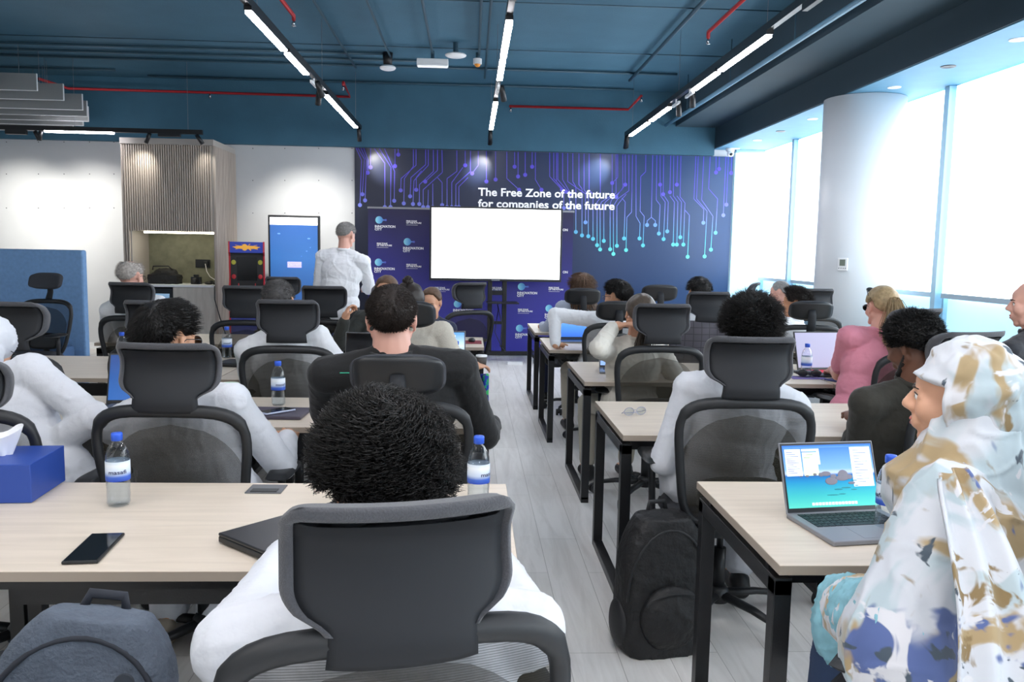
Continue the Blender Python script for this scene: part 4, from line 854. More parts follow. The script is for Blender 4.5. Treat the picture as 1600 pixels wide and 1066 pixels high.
m = MB(); m.box(-.01, .01, .045, .06, .004, .012); build(m, 'cable_end', black_plastic, t)
t = thing('smartphone', 'blue phone lying before the gaming laptop with red keys', 'phone', (2.28, 4.97, .74), R_(-62)); build(MB().box(-.045, .045, -.09, .09, .001, .010), 'phone_body', mat('navy_phone', '#33407c', .4), t, bevel=.003)
t = thing('sunglasses', 'black sunglasses on a violet cloth next to the bottle by the gaming laptop', 'sunglasses', (2.12, 5.05, .742)); m = MB(); m.ell((-.04, 0, .03), (.035, .012, .022)); m.ell((.045, 0, .03), (.035, .012, .022)); m.box(-.07, .07, .0, .09, .02, .035); build(m, 'sunglasses_frame', black_plastic, t, smooth=True); m = MB(); m.box(-.12, .10, -.06, .06, -.001, .002); build(m, 'cloth', mat('violet_cloth', '#7c6fae', .8), t)
m = MB(); m.tube([(.0 + .012 * k_, 2.50 + .05 * math.sin(k_ * .9), .745) for k_ in range(-9, 0)], .0025, 6); tag(build(m, 'charging_cable', black_plastic, smooth=True), 'thin black cable lying near the bottle on the front left desk', 'cable')
# white box and blue cover on the far left desk by the standing man
t = thing('blue_box', 'blue and white box beside the standing man on the left fourth desk', 'box', (-.93, 6.9, .74), R_(5)); build(MB().box(-.20, .26, -.08, .10, .001, .055), 'box_body', mat('box_blue', '#2c55b4', .5), t, bevel=.003); build(MB().box(-.10, .05, -.05, .09, .056, .10), 'white_pack', white_plastic, t, bevel=.004)
# backpacks
def backpack(name, label, loc, rot, m1, m2, W=.32, H=.44, D=.18, lean=0, sc=1):
    t = thing(name, label, 'backpack', loc, 0); t.rotation_euler = (R_(lean), 0, R_(rot))
    def body(u, v):
        a = u * 2 * math.pi; z = v; k1 = (1 - max(0, (z - .55) / .45) ** 2.4 * .45) * (1 - (1 - min(1, z / .08)) * .1); ca, sa = math.cos(a), math.sin(a); e = .5
        return V((math.copysign(abs(ca) ** e, ca) * W / 2 * k1, math.copysign(abs(sa) ** e, sa) * D / 2 * (1 - .35 * z), z * H))
    m = MB(); m.grid(body, 40, 20); n0 = len(m.v); m.f.append(tuple(range(40))); m.m.append(0); m.f.append(tuple(20 * 41 + k_ for k_ in range(40))[::-1]); m.m.append(0)
    bb = MB(); bb.ell((0, 0, H * .93), (W * .27, D * .30, H * .10)); m.add(bb.v, bb.f)
    build(remesh(m, .009, 4, noise=.005, nscale=5), 'bag_body', m1, t)
    m = MB(); m.ell((0, -D * .47, H * .30), (W * .36, D * .22, H * .24)); build(remesh(m, .009, 3, noise=.006, nscale=14), 'front_pocket', m1, t)
    m = MB(); pts = [(W / 2 * .96 * math.cos(a_) * (1 if abs(math.cos(a_)) > .5 else 1), -D * .34 * 1 + 0 * a_, H * .42 + H * .50 * math.sin(a_)) for a_ in [i_ * math.pi / 20 for i_ in range(21)]]; m.tube(pts, .0055, 6); m.tube([(W * .33 * math.cos(a_), -D * .62, H * .42 + H * .08 * math.sin(a_)) for a_ in [i_ * math.pi / 12 for i_ in range(13)]], .004, 6); build(m, 'zip', m2, t, smooth=True)
    m = MB(); m.tube([(-.04, D * .22, H * .97), (-.03, D * .24, H * 1.06), (.03, D * .24, H * 1.06), (.04, D * .22, H * .97)], .010, 8, ry=.006); build(m, 'grab_handle', m2, t, smooth=True)
    for s_ in (-1, 1): build(MB().tube([(s_ * .06, D * .42, H * .93), (s_ * .09, D * .62, H * .75), (s_ * .11, D * .68, H * .45), (s_ * .13, D * .5, H * .12)], .028, 8, ry=.006), 'shoulder_strap', m2, t, smooth=True)
    m = MB(); m.ell((-W * .48, 0, H * .22), (.03, D * .33, H * .18)); build(remesh(m, .008, 3), 'side_pocket', m2, t)
    return t
backpack('backpack', 'black backpack standing on the floor beside the right aisle desk', (.735, 3.02, .0), 12, mat('black_pack', '#141416', .6, bump=.5, bscale=26), mat('black_strap', '#1e1f22', .55), .34, .52, .22, 0)
# the chair that carries the blue-grey backpack stands side-on
CH['L0'].location = (-.72, 1.36, 0); CH['L0'].rotation_euler = (0, 0, R_(-48))
tag(CH['L0'], 'dark chair edge in the lower left corner, holding the blue-grey backpack')
bk = backpack('backpack', 'blue-grey fabric backpack with round badge in the lower left corner', (-.73, 1.46, .45), 6, mat('slate_pack', '#59626f', .9, bump=.3, bscale=120, vary=.1, vscale=40), mat('slate_strap', '#2b2f38', .8), .32, .37, .17, -6)
bk.rotation_euler = (R_(-8), R_(9), R_(6))
build(MB().cyl((.085, -.100, .285), (.085, -.108, .285), .017, n=20), 'round_badge', mat('badge_dark', '#30363f', .7), bk)
build(MB().box(-.07, -.02, -.112, -.102, .235, .25), 'pull_tab', mat('slate_tab', '#3d4552', .8), bk, bevel=.002)

# ================================================================= PEOPLE
skinA = mat('skin_fair', '#d9a587', .5); skinB = mat('skin_tan', '#bf8a68', .5); skinC = mat('skin_brown', '#6b4634', .5); skinD = mat('skin_pink', '#dcA896', .5); skinE = mat('skin_olive', '#cf9c7c', .5)
for s_ in (skinA, skinB, skinC, skinD, skinE):
    b = s_.node_tree.nodes['Principled BSDF']; b.inputs['Subsurface Weight'].default_value = 0
eye_m = mat('eye', '#f2efec', .2); iris_m = mat('iris', '#2c1c14', .2); lip_m = mat('lip', '#b8685c', .45)
def lerp(a, b, t): return a + (b - a) * t
def hair_mat(n_, col, rough=.5): return mat(n_, col, rough, spec=.35, vary=.25, vscale=60)
HL = dict(normal=[(0, 46), (35, 40), (52, 20), (68, -4), (84, -6), (92, 8), (106, 4), (116, -22), (140, -40), (180, -44)],
          full=[(0, 40), (30, 34), (48, 12), (62, -14), (80, -20), (95, -20), (110, -32), (140, -48), (180, -52)],
          fringe=[(0, 60), (40, 55), (60, 22), (70, -4), (84, -6), (92, 8), (106, 4), (116, -22), (140, -40), (180, -44)])
def hairline(az, kind):
    pts = HL[kind]; az = abs(az)
    for (a0, e0), (a1, e1) in zip(pts, pts[1:]):
        if az <= a1: return e0 + (e1 - e0) * (az - a0) / (a1 - a0)
    return pts[-1][1]
CR, CC = V((.078, .098, .088)), V((0, -.014, .030))
def make_hair(M, st, name, parent, loc):
    """M: 4x4 head matrix (local -> world). st: style dict"""
    t0 = st.get('t', .014); kind = st.get('line', 'normal'); m = MB()
    def shell(az, el):
        ca = math.cos(math.radians(el)); d = V((math.sin(math.radians(az)) * ca, math.cos(math.radians(az)) * ca, math.sin(math.radians(el))))
        lim = hairline(az if az <= 180 else az - 360, kind); msk = max(0, min(1, (el - lim) / 9 + .5))
        if st.get('bald'): msk *= max(0, min(1, (58 - el) / 12)) if (az < 115 or az > 245 or el > 70) else max(0, min(1, (62 - el) / 12))
        q = V((d.x * CR.x, d.y * CR.y, d.z * CR.z)) + CC
        tt = t0 * (1 + .35 * mnoise.noise(d * st.get('lump', 3)))
        if st.get('quiff') and d.y > 0 and el > 30: tt += st['quiff'] * d.y * math.sin(math.radians(el))
        tt += st.get('top', 0) * max(0, d.z) ** 1.5
        return q + d * (tt * msk - .013 * (1 - msk)), msk, d
    NU, NV = 72, 44
    vs = []
    for j in range(NV + 1):
        el = -90 + 180 * j / NV
        for i in range(NU): vs.append(shell(360 * i / NU, el)[0])
    m.add(vs, [(j * NU + i, j * NU + (i + 1) % NU, (j + 1) * NU + (i + 1) % NU, (j + 1) * NU + i) for j in range(NV) for i in range(NU)])
    n = st.get('n', 500); L = st.get('L', .03); r0 = st.get('r', .0016); curl = st.get('curl', 0); seg = st.get('seg', 4); lift = st.get('lift', .5)
    crown = V((0, -.55, .83)).normalized(); rr = random.Random(st.get('seed', 1)); cnt = 0; tries = 0
    while cnt < n and tries < n * 8:
        tries += 1; z = rr.uniform(-.75, 1); a = rr.uniform(0, 360); el = math.degrees(math.asin(z)); q, msk, d = shell(a, el)
        if msk < .75: continue
        cnt += 1; flow = (d - crown * d.dot(crown)); flow = flow.normalized() if flow.length > .05 else V((rr.uniform(-1, 1), rr.uniform(-1, 1), 0))
        if st.get('back'):    # combed towards a gather point
            g = st['back']; flow = (V(g) - q); flow -= d * flow.dot(d); flow.normalize()
        side = d.cross(flow).normalized(); dirv = (flow * (1 - lift) + d * lift + side * rr.uniform(-.35, .35)).normalized(); p = q - d * .003; pts = [p]; ph = rr.uniform(0, 6.28); stp = L * rr.uniform(.7, 1.2) / seg
        for k_ in range(seg):
            if curl: off = (side * math.cos(ph + k_ * 1.9) + d * math.sin(ph + k_ * 1.9)) * curl; dirv = (dirv * .8 - d * .10).normalized()
            else: off = V((0, 0, 0)); dirv = (dirv + V((0, 0, -.12 if L > .06 else -.03)) - d * st.get('tuck', .16)).normalized()
            p = p + dirv * stp; pts.append(p + off)
        m.tube(pts, [r0 * (1 - .8 * k_ / seg) for k_ in range(seg + 1)], 3, caps=False)
    def strand_bundle(p0, pts_, n_, spread, r1):
        for _ in range(n_):
            o0 = V((rr.gauss(0, 1), rr.gauss(0, 1), rr.gauss(0, .6))); lst = []
            for k_, (pt, sp) in enumerate(pts_): lst.append(V(pt) + o0 * sp * spread + V((rr.uniform(-1, 1), rr.uniform(-1, 1), 0)) * .0015)
            m.tube(lst, [r1 * (1 - .5 * k_ / len(lst)) for k_ in range(len(lst))], 4, caps=False)
    if st.get('tail'): strand_bundle(None, st['tail'], st.get('tn', 160), st.get('spread', .012), .0026)
    if st.get('bun'):
        bx, by, bz_, br = st['bun']
        for q_ in range(90):
            a = rr.uniform(0, 6.28); tilt = rr.uniform(-.9, .9); R = Mx.Rotation(tilt, 3, 'X') @ Mx.Rotation(rr.uniform(0, 3.1), 3, 'Y')
            m.tube([V((bx, by, bz_)) + R @ V((math.cos(a + k_ * .7) * br, math.sin(a + k_ * .7) * br, 0)) * rr.uniform(.85, 1.05) for k_ in range(5)], .005, 4)
        m.ell((bx, by, bz_), (br, br, br))
    if st.get('long'):
        for _ in range(st.get('ln', 420)):
            a = rr.uniform(60, 300); el = rr.uniform(-20, 45); q, msk, d = shell(a, el); pts = [q]; p = q.copy(); dd = (V((d.x, d.y, 0)).normalized() * .25 + V((0, 0, -1))).normalized()
            for k_ in range(7):
                p = p + dd * st['long'] / 7; rel = V(((p.x - CC.x) / .092, (p.y - CC.y) / .11, 0)); 
                if rel.length < 1: p.x, p.y = CC.x + rel.x / rel.length * .092, CC.y + rel.y / rel.length * .11
                pts.append(p + V((rr.uniform(-1, 1), rr.uniform(-1, 1), 0)) * .003)
            m.tube(pts, [.004 * (1 - .5 * k_ / 8) for k_ in range(8)], 4, caps=False)
    m.v = [tuple(M @ V(v_)) for v_ in m.v]
    return build(m, 'hair', hair_mat(*st['mat']), parent, smooth=True, fix=False)
def head_prims(m, M, ears=True):
    R = M.to_3x3()
    def E_(c_, r_): m.ell(M @ V(c_), r_, R, 24, 16)
    def C_(a, b, r0, r1): m.cap(M @ V(a), M @ V(b), r0, r1, 10)
    E_((0, -.013, .030), (.074, .094, .085)); E_((0, .026, -.022), (.059, .062, .082)); E_((0, .030, -.066), (.044, .048, .040)); E_((0, .066, -.094), (.019, .018, .017))
    E_((0, .058, .035), (.050, .030, .040)); C_((-.034, .078, .020), (.034, .078, .020), .010, .010)
    C_((0, .088, .014), (0, .108, -.020), .007, .011); E_((-.011, .098, -.026), (.009, .010, .008)); E_((.011, .098, -.026), (.009, .010, .008)); E_((0, .104, -.024), (.010, .010, .009))
    for s_ in (-1, 1):
        E_((s_ * .036, .058, -.026), (.025, .028, .027)); E_((s_ * .030, .073, .002), (.019, .012, .009))
        C_((s_ * .058, -.005, -.045), (s_ * .040, .048, -.086), .016, .014)
    C_((-.017, .088, -.053), (.017, .088, -.053), .0065, .0065); C_((-.015, .086, -.065), (.015, .086, -.065), .0075, .0075); E_((0, .083, -.058), (.028, .014, .020))
    if ears:
        for s_ in (-1, 1):
            E_((s_ * .078, -.010, -.004), (.007, .016, .029)); E_((s_ * .083, -.020, .004), (.0055, .008, .026)); E_((s_ * .081, -.008, -.028), (.005, .009, .010))
def hand(m, wp, d, n, side, L=.17, curl=.5, k=1.0):
    """wrist point, direction, palm normal (pointing out of the palm), side +1/-1 for the thumb side"""
    d = d.normalized(); n = (n - d * n.dot(d)).normalized(); s_ = d.cross(n) * side
    R = Mx((s_, d, n)).transposed(); m.ell(wp + d * .045 * k, (.040 * k, .052 * k, .016 * k), R, 14, 10); m.cap(wp - d * .01, wp + d * .03 * k, .026 * k, .030 * k)
    for i, (o, l) in enumerate(((.030, .068), (.010, .078), (-.010, .072), (-.029, .056))):
        p = wp + d * .088 * k + s_ * o * k; a = curl * (.6 + .12 * i); q = d
        for j, f in enumerate((.42, .32, .26)):
            q2 = (q * math.cos(a) + n * math.sin(a)).normalized(); nn = (n * math.cos(a) - q * math.sin(a)).normalized(); e = p + q2 * l * f * k; m.cap(p, e, (.0092 - .0008 * j) * k, (.0086 - .0008 * j) * k, 8); p, q, n = e, q2, nn
        n = (n - d * n.dot(d)).normalized() if abs(n.dot(d)) < .98 else R @ V((0, 0, 1)); n = R @ V((0, 0, 1))
    p = wp + d * .02 * k + s_ * .032 * k; q = (d * .65 + s_ * .75 + n * .25).normalized(); e = p + q * .042 * k; m.cap(p, e, .013 * k, .0105 * k, 8); q = (d * .92 + s_ * .35 + n * .3 * (1 + curl)).normalized(); m.cap(e, e + q * .034 * k, .0105 * k, .009 * k, 8)
def ik(a, b, l1, l2, hint):
    d = b - a; D = min(d.length, (l1 + l2) * .995); dn = d.normalized(); x = (l1 * l1 - l2 * l2 + D * D) / (2 * D); h = math.sqrt(max(0, l1 * l1 - x * x))
    p = hint - dn * hint.dot(dn); p.normalize(); return a + dn * x + p * h, a + dn * D
def person(label, head, hip, yaw, hyaw=None, pitch=0, roll=0, w=1.0, hands=None, feet=None, top='white', sleeve='long', garment='shirt', legs='dark', skin=None, hair=None, vox=.009, glasses=None, gap=0, noise=.006, stand=False, shoes=None, nk=.02, curl=.5, hdir=None, elbow=None, hs=1.0, collar=True, face=False, hidehair=False, nw=1.0):
    skin = skin or skinA; hyaw = yaw if hyaw is None else hyaw
    base = V((hip[0], hip[1], 0)); t = thing('person', label, 'person', base)
    f = V((-math.sin(R_(yaw)), math.cos(R_(yaw)), 0)); r = V((f.y, -f.x, 0)); Hc = V(head) - base; Hp = V(hip) - base; UP = V((0, 0, 1))
    M = Mx.Translation(Hc) @ Mx.Rotation(R_(hyaw), 4, 'Z') @ Mx.Rotation(R_(pitch), 4, 'X') @ Mx.Rotation(R_(roll), 4, 'Y') @ Mx.Scale(hs, 4)
    neck_top = M @ V((0, -.018, -.055)); Np = lerp(neck_top, Hp, .0) ; spine = (neck_top - Hp).normalized(); S_ = neck_top - (spine * .6 + UP * .4).normalized() * (.125 + nk)
    up = (S_ - Hp).normalized(); r2 = (r - up * r.dot(up)).normalized(); f2 = up.cross(r2); f2 = f2 if f2.dot(f) > 0 else -f2
    R = Mx((r2, f2, up)).transposed(); L = (S_ - Hp).length
    shl = [S_ + r2 * s_ * .175 * w - up * .035 for s_ in (-1, 1)]
    hands = hands or [None, None]; elb = []; wr = []; hd = []
    for i, s_ in enumerate((-1, 1)):
        tgt = (V(hands[i]) - base) if hands[i] is not None else Hp + f * .40 + r * s_ * .17 + V((0, 0, .26 if not stand else -.02))
        hint = (V(elbow[i]) if elbow and elbow[i] is not None else (r * s_ * .55 - UP * .9 - f * .35)); e, wv_ = ik(shl[i], tgt, .285 * (w * .5 + .5), .255, hint); elb.append(e); wr.append(wv_)
        hd.append(V(hdir[i]) if hdir and hdir[i] is not None else ((wv_ - e).normalized() * .7 + f * .4 - UP * .1).normalized())
    hj = [Hp + r * s_ * .09 * w for s_ in (-1, 1)]; kn = []; an = []
    for i, s_ in enumerate((-1, 1)):
        if stand: a_ = Hp + r * s_ * .11 + f * .02; a_.z = .09; k_ = lerp(hj[i], a_, .5) + f * .02
        else:
            a_ = (V(feet[i]) - base) if feet and feet[i] is not None else Hp + f * .44 + r * s_ * .13; a_.z = max(.09, a_.z if feet else .09)
            dh = V((a_.x - hj[i].x, a_.y - hj[i].y, 0)); dh = dh.normalized() if dh.length > .15 else f
            k_, a_ = ik(hj[i], a_, .42, .43, dh * .8 + UP * .9 + r * s_ * .1)
        kn.append(k_); an.append(a_)
    def torso(m, g, full=True):
        m.ell(Hp + up * .02, (.170 * w + g, .130 + g, .13 + g), R); m.ell(Hp + up * L * .36, ((.150 * w + g), (.118 * (.5 + .5 * w) + g), .17 + g), R)
        m.ell(Hp + up * L * .66, (.163 * w + g, .118 + g, .18 + g), R); m.cap(shl[0], shl[1], .060 + g, .060 + g); m.ell(S_ - up * .04, (.15 * w + g, .075 + g, .06 + g), R)
        for s_ in (0, 1): m.cap(lerp(neck_top, S_, .75), shl[s_] + up * .005, .042 + g * .7, .052 + g)
    # body
    m = MB(); torso(m, -.012)
    m.cap(neck_top, S_, .053 * nw, .062 * nw); head_prims(m, M, not hidehair)
    for i in (0, 1):
        m.cap(shl[i], elb[i], .048, .038); m.cap(elb[i], wr[i], .038, .026)
        s_ = (-1, 1)[i]; nrm = (-UP + r * -s_ * .3) if not stand else -r * s_; hand(m, wr[i], hd[i], nrm, -s_ if False else (1 if d_side(hd[i], nrm, r, s_) else -1), curl=curl)
        m.cap(hj[i], kn[i], .078 * w, .055); m.cap(kn[i], an[i], .052, .036); m.cap(an[i] - UP * .03 - f * .03, an[i] - UP * .045 + f * .14, .032, .026)
    build(remesh(m, vox if vox < .0075 else .0075, 2), 'body', skin, t, fix=False)
    # garments
    gt = mat('cloth_' + top, TOPS[top][0], TOPS[top][1], bump=.35, bscale=14, sheen=.1) if top not in MATS else MATS[top]
    m = MB(); torso(m, .012)
    m.cap(lerp(neck_top, S_, .62), S_ - up * .02, .060 * nw, .075 * nw)
    for i in (0, 1):
        if sleeve == 'short': m.cap(shl[i], lerp(shl[i], elb[i], .72), .066, .060)
        else: m.cap(shl[i], elb[i], .066, .056); m.cap(elb[i], lerp(elb[i], wr[i], .93), .056, .042)
        if garment == 'thobe': m.cap(hj[i], kn[i], .105 * w, .082); m.cap(kn[i], lerp(kn[i], an[i], .85), .080, .075)
        if gap: m.cap(elb[i], lerp(elb[i], wr[i], .6), .065, .05)
    if garment == 'thobe': m.ell(lerp(lerp(kn[0], kn[1], .5), Hp, .4), (.15, .13, .09), R)
    if stand: m.ell(Hp - UP * .02, (.165 * w, .135, .12), R)
    clip = None
    gm = remesh(m, vox, 3 if vox > .008 else 5, noise=noise, nscale=7)
    build(gm, 'robe' if garment == 'thobe' else 'shirt', gt, t, fix=False)
    if collar:
        cpt = lerp(neck_top, S_, .60); ax = (S_ - neck_top).normalized(); u_ = ax.cross(f).normalized(); v2 = u_.cross(ax)
        build(MB().tube([cpt + (u_ * math.cos(a_ * .3142) * .062 * nw + v2 * math.sin(a_ * .3142) * .066 * nw) for a_ in range(20)], .007, 6, closed=True, ry=.014), 'collar', gt, t, smooth=True)
    if garment != 'thobe':
        lm = mat('cloth_leg_' + legs, TOPS[legs][0], TOPS[legs][1], bump=.3, bscale=12); m = MB()
        m.ell(Hp - up * .02, (.172 * w, .130, .10), R)
        for i in (0, 1): m.cap(hj[i], kn[i], .088 * w, .068); m.cap(kn[i], lerp(kn[i], an[i], .9), .066, .054)
        build(remesh(m, max(.01, vox), 3, noise=.004, nscale=8), 'trousers', lm, t, fix=False)
    sm_ = mat('shoe_' + (shoes or 'black'), {'black': '#17181a', 'beige': '#a59c8c', 'white': '#e6e6e4', 'brown': '#5a3b28'}[shoes or 'black'], .5)
    for i in (0, 1):
        m = MB(); a_ = an[i]; a_g = V((a_.x, a_.y, 0)); m.cap(a_g - f * .05 + UP * .045, a_g + f * .13 + UP * .035, .045, .036); m.ell(a_g - f * .02 + UP * .075, (.045, .055, .04)); 
        mm = remesh(m, .01, 3); 
        for v_ in mm.vertices: v_.co.z = max(.002, v_.co.z)
        build(mm, 'shoe', sm_, t, fix=False)
    if hair and not hidehair: make_hair(M, hair, 'hair', t, base)
    if face:
        for s_ in (-1, 1):
            e = MB(); e.ell(M @ V((s_ * .030, .0755, .003)), .0115, nu=14, nv=10); eo = build(e, 'eye', eye_m, t, smooth=True)
            e = MB(); e.ell(M @ V((s_ * .030, .0815, .003)), .0062, nu=10, nv=8); build(e, 'iris', iris_m, eo, smooth=True)
            e = MB(); e.tube([M @ V((s_ * x, y, z)) for x, y, z in ((.012, .090, .020), (.025, .090, .025), (.044, .078, .021))], [.0028, .003, .0015], 6); build(e, 'eyebrow', hair_mat(*(hair['mat'] if hair else ('brow_brown', '#3a2a20'))), t, smooth=True)
            e = MB(); e.tube([M @ V((s_ * x, y, z)) for x, y, z in ((.019, .0835, .008), (.030, .087, .012), (.042, .079, .007))], .0016, 5); build(e, 'eyelashes', mat('lash', '#1a1210', .6), t, smooth=True)
        e = MB(); e.tube([M @ V(q) for q in ((-.021, .086, -.056), (-.008, .0955, -.053), (0, .0955, -.0545), (.008, .0955, -.053), (.021, .086, -.056))], [.001, .004, .0038, .004, .001], 8); e.tube([M @ V(q) for q in ((-.019, .086, -.060), (0, .094, -.064), (.019, .086, -.060))], [.001, .0052, .001], 8); build(e, 'lips', lip_m, t, smooth=True)
    if glasses:
        gm_ = mat('gl_' + glasses, '#3a3c40' if glasses != 'sun' else '#22242c', .3, .5); g = MB()
        for s_ in (-1, 1):
            g.tube([M @ V((s_ * .032 + .024 * math.cos(a_ * .3927), .100 - .1 * (.024 * math.cos(a_ * .3927)) ** 2, .002 + .019 * math.sin(a_ * .3927))) for a_ in range(16)], .0016, 6, closed=True)
            g.tube([M @ V((s_ * .056, .098, .008)), M @ V((s_ * .080, .06, .010)), M @ V((s_ * .085, .0, .010)), M @ V((s_ * .084, -.02, -.004))], .0016, 6)
        g.tube([M @ V((-.009, .100, .006)), M @ V((0, .106, .009)), M @ V((.009, .100, .006))], .0016, 6); go = build(g, 'glasses', gm_, t, smooth=True)
        g = MB()
        for s_ in (-1, 1): g.ell(M @ V((s_ * .032, .100, .002)), (.023, .0012, .018), M.to_3x3())
        build(g, 'lens', tinted if glasses == 'sun' else lensm, go, smooth=True)
    PEOPLE.append(dict(t=t, M=M, S=S_, sh=shl, elb=elb, wr=wr, hd=hd, base=base, f=f, r=r, up=up, R=R, Hp=Hp, nt=neck_top))
    return t
PEOPLE = []
def d_side(d, n, r, s_):      # thumb points towards the body's middle
    d = d.normalized(); n = (n - d * n.dot(d)).normalized(); return d.cross(n).dot(-r * s_) > 0
TOPS = dict(white=('#d3d6dd', .8), shirtwhite=('#eff1f5', .8), cream=('#d6d2c8', .85), tblack=('#101113', .85), beige=('#c9c2b4', .95), greenblack=('#2e312f', .8), pink=('#d98a9c', .85), olive=('#2f2d26', .85), greyblue=('#aab4c6', .8), suit=('#1d1f26', .8), dark=('#1c1e24', .8), jeans=('#35496b', .85), khaki=('#b9b4a6', .85), navy=('#232a45', .8))
BLACK = ('hair_black', '#141211', .45); DBR = ('hair_dark_brown', '#221a16', .5); BRN = ('hair_brown', '#5a4434', .5); GREY = ('hair_grey', '#8e8c8a', .6); SALT = ('hair_salt', '#4c4a4a', .6); BLOND = ('hair_blond', '#a08a68', .5); GBR = ('hair_grey_brown', '#4d433a', .4); WGREY = ('hair_light_grey', '#b4aea8', .6)
def hp(px, top, Y, h=.128): p = at(px, top, Y); return V((p.x, p.y, p.z - h))
def seat_of(c, dx=0, dy=-.04, z=.59): o = CH[c]; q = o.matrix_basis @ V((dx, dy, 0)); return V((q.x, q.y, z))
short = dict(mat=DBR, n=1500, L=.018, r=.0013, t=.010, lift=.45, seg=2)
# --- left block
person('person in white robe with black curly hair and glasses, nearest the camera, seen from behind', hp(597, 624, 1.38, .138), seat_of('C1', 0, -.02), 10, hyaw=30, pitch=-16, w=1.40, nk=.065, hands=[(-.42, 1.92, .78), (.05, 1.95, .78)], top='white', garment='thobe', skin=skinE, vox=.007, noise=.004, glasses='wire',
       hair=dict(mat=BLACK, n=7500, L=.030, r=.0017, t=.021, curl=.0055, lift=.42, seg=6, lump=6, top=.006, line='full', seed=3))
person('person in white robe with dark hair and aviator sunglasses, second row left', hp(262, 476, 2.98), seat_of('C2'), -4, hyaw=-27, pitch=-6, w=1.22, nk=.05, hands=[(-1.3, 3.52, .79), (-.72, 3.3, .74)], feet=[(-1.12, 3.05, .09), (-.95, 3.02, .09)], top='white', garment='thobe', skin=skinE, shoes='beige', vox=.008, glasses='sun',
       hair=dict(mat=BLACK, n=3000, L=.030, r=.0014, t=.017, lift=.28, seg=4, quiff=.016, top=.008, lump=3, seed=5))
person('big person in black T-shirt with cropped black hair, seen from behind in the middle left', hp(612, 449, 3.10, .125), seat_of('C3', 0, .06, .58), 2, hyaw=3, w=1.42, hands=[(-.58, 3.62, .78), (.10, 3.50, .76)], elbow=[(-.4, -.3, -1), (.25, -.3, -1)], top='tblack', legs='dark', skin=skinD, vox=.009, noise=.005, hs=1.08, nw=1.3, nk=-.03, hair=dict(short, mat=DBR, n=6000, L=.011, t=.007, lift=.35, seed=6))
person('person in white shirt with short grey hair, third row left', hp(434, 437, 4.68), seat_of('C4'), 4, hyaw=6, pitch=-14, w=1.12, hands=[(-1.12, 5.0, .78), (-.66, 4.98, .78)], top='shirtwhite', legs='khaki', skin=skinE, hair=dict(short, mat=SALT, n=2000, L=.014, t=.008, seed=7))
person('balding person with grey hair and white shirt, fourth row left', hp(204, 406, 6.42), seat_of('C8'), -4, hyaw=-14, pitch=-8, w=1.1, top='shirtwhite', legs='khaki', skin=skinD, glasses='wire', hands=[(-2.72, 6.85, .78), (-2.35, 6.85, .78)], hair=dict(short, mat=WGREY, n=900, L=.02, t=.009, bald=True, seed=8))
person('person in white robe and white headcloth leaning forward at the left edge', hp(-25, 492, 3.2), seat_of('C7', .08, .06), -14, hyaw=-20, pitch=-30, w=1.15, hands=[(-2.28, 3.62, .79), (-1.56, 3.02, .72)], top='white', garment='thobe', skin=skinE, hidehair=True, gap=1, elbow=[None, (1, -.3, -.5)], noise=.009, glasses='wire')
PX = PEOPLE[-1]; m = MB(); M = PX['M']; R3 = M.to_3x3(); m.ell(M @ V((0, -.02, .035)), (.094, .112, .100), R3); m.ell(M @ V((0, -.05, -.03)), (.095, .085, .10), R3); m.cap(M @ V((0, -.06, -.05)), M @ V((0, -.10, -.19)), .09, .11); m.cap(M @ V((.06, -.03, -.03)), M @ V((.08, -.03, -.16)), .05, .06)
build(remesh(m, .009, 3, noise=.012, nscale=11), 'headcloth', MATS['cloth_white'], PX['t'], fix=False)
person('woman in dark olive top facing the camera with her hand raised to her chin', hp(604, 430, 6.05), V((-.70, 6.12, .56)), 184, hyaw=172, pitch=-14, w=.95, hands=[(-.50, 5.78, .80), (-.87, 5.85, 1.0)], hdir=[None, (.25, .1, .9)], elbow=[None, (-.6, 0, -1)], top='greenblack', legs='dark', skin=skinA, face=True, curl=1.2, vox=.007,
       hair=dict(mat=BRN, n=900, L=.05, r=.0016, t=.008, lift=.05, back=(0, -.10, .03), bun=(0, -.105, .03, .028), line='normal', seed=9))
person('woman with dark hair in a high knot and knitted beige sweater, back to the camera', hp(640, 440, 4.95, .13), seat_of('C12', .14, .02), -8, hyaw=-14, pitch=-6, w=1.0, hands=[(-.30, 5.02, .78), (.02, 4.98, .80)], hdir=[None, (.7, .6, 0)], top='beige', legs='navy', skin=skinA,
       hair=dict(mat=DBR, n=1400, L=.05, r=.0016, t=.012, lift=.05, back=(0, -.05, .12), bun=(0, -.045, .128, .030), line='full', seed=10), noise=.008)
MATS['cloth_beige'].node_tree.nodes['Noise Texture'].inputs['Scale'].default_value = 220
person('partly hidden woman with brown hair facing the camera behind the dark-haired knot', hp(674, 449, 6.9), V((-.40, 7.35, .50)), 178, hyaw=168, pitch=-16, w=.9, hands=[(-.3, 7.0, .78), (-.55, 7.0, .78)], top='navy', legs='dark', skin=skinA, face=True, hair=dict(mat=BRN, n=500, L=.04, r=.0018, t=.010, lift=.1, back=(0, -.1, .0), seed=11))
person('standing man in untucked white shirt with short grey hair, back to the camera', hp(541, 348, 8.1, .122), V((at(530, 470, 8.1).x, 8.05, .95)), -14, hyaw=-26, pitch=-16, w=1.18, stand=True, hands=[(-1.42, 8.38, 1.02), (-1.05, 8.42, 1.10)], elbow=[(-.35, -.6, -1), (.5, -.6, -1)], top='shirtwhite', legs='dark', skin=skinD, noise=.010, vox=.008, hair=dict(short, mat=GREY, n=1600, L=.014, t=.007, seed=12))
from mathutils.bvhtree import BVHTree
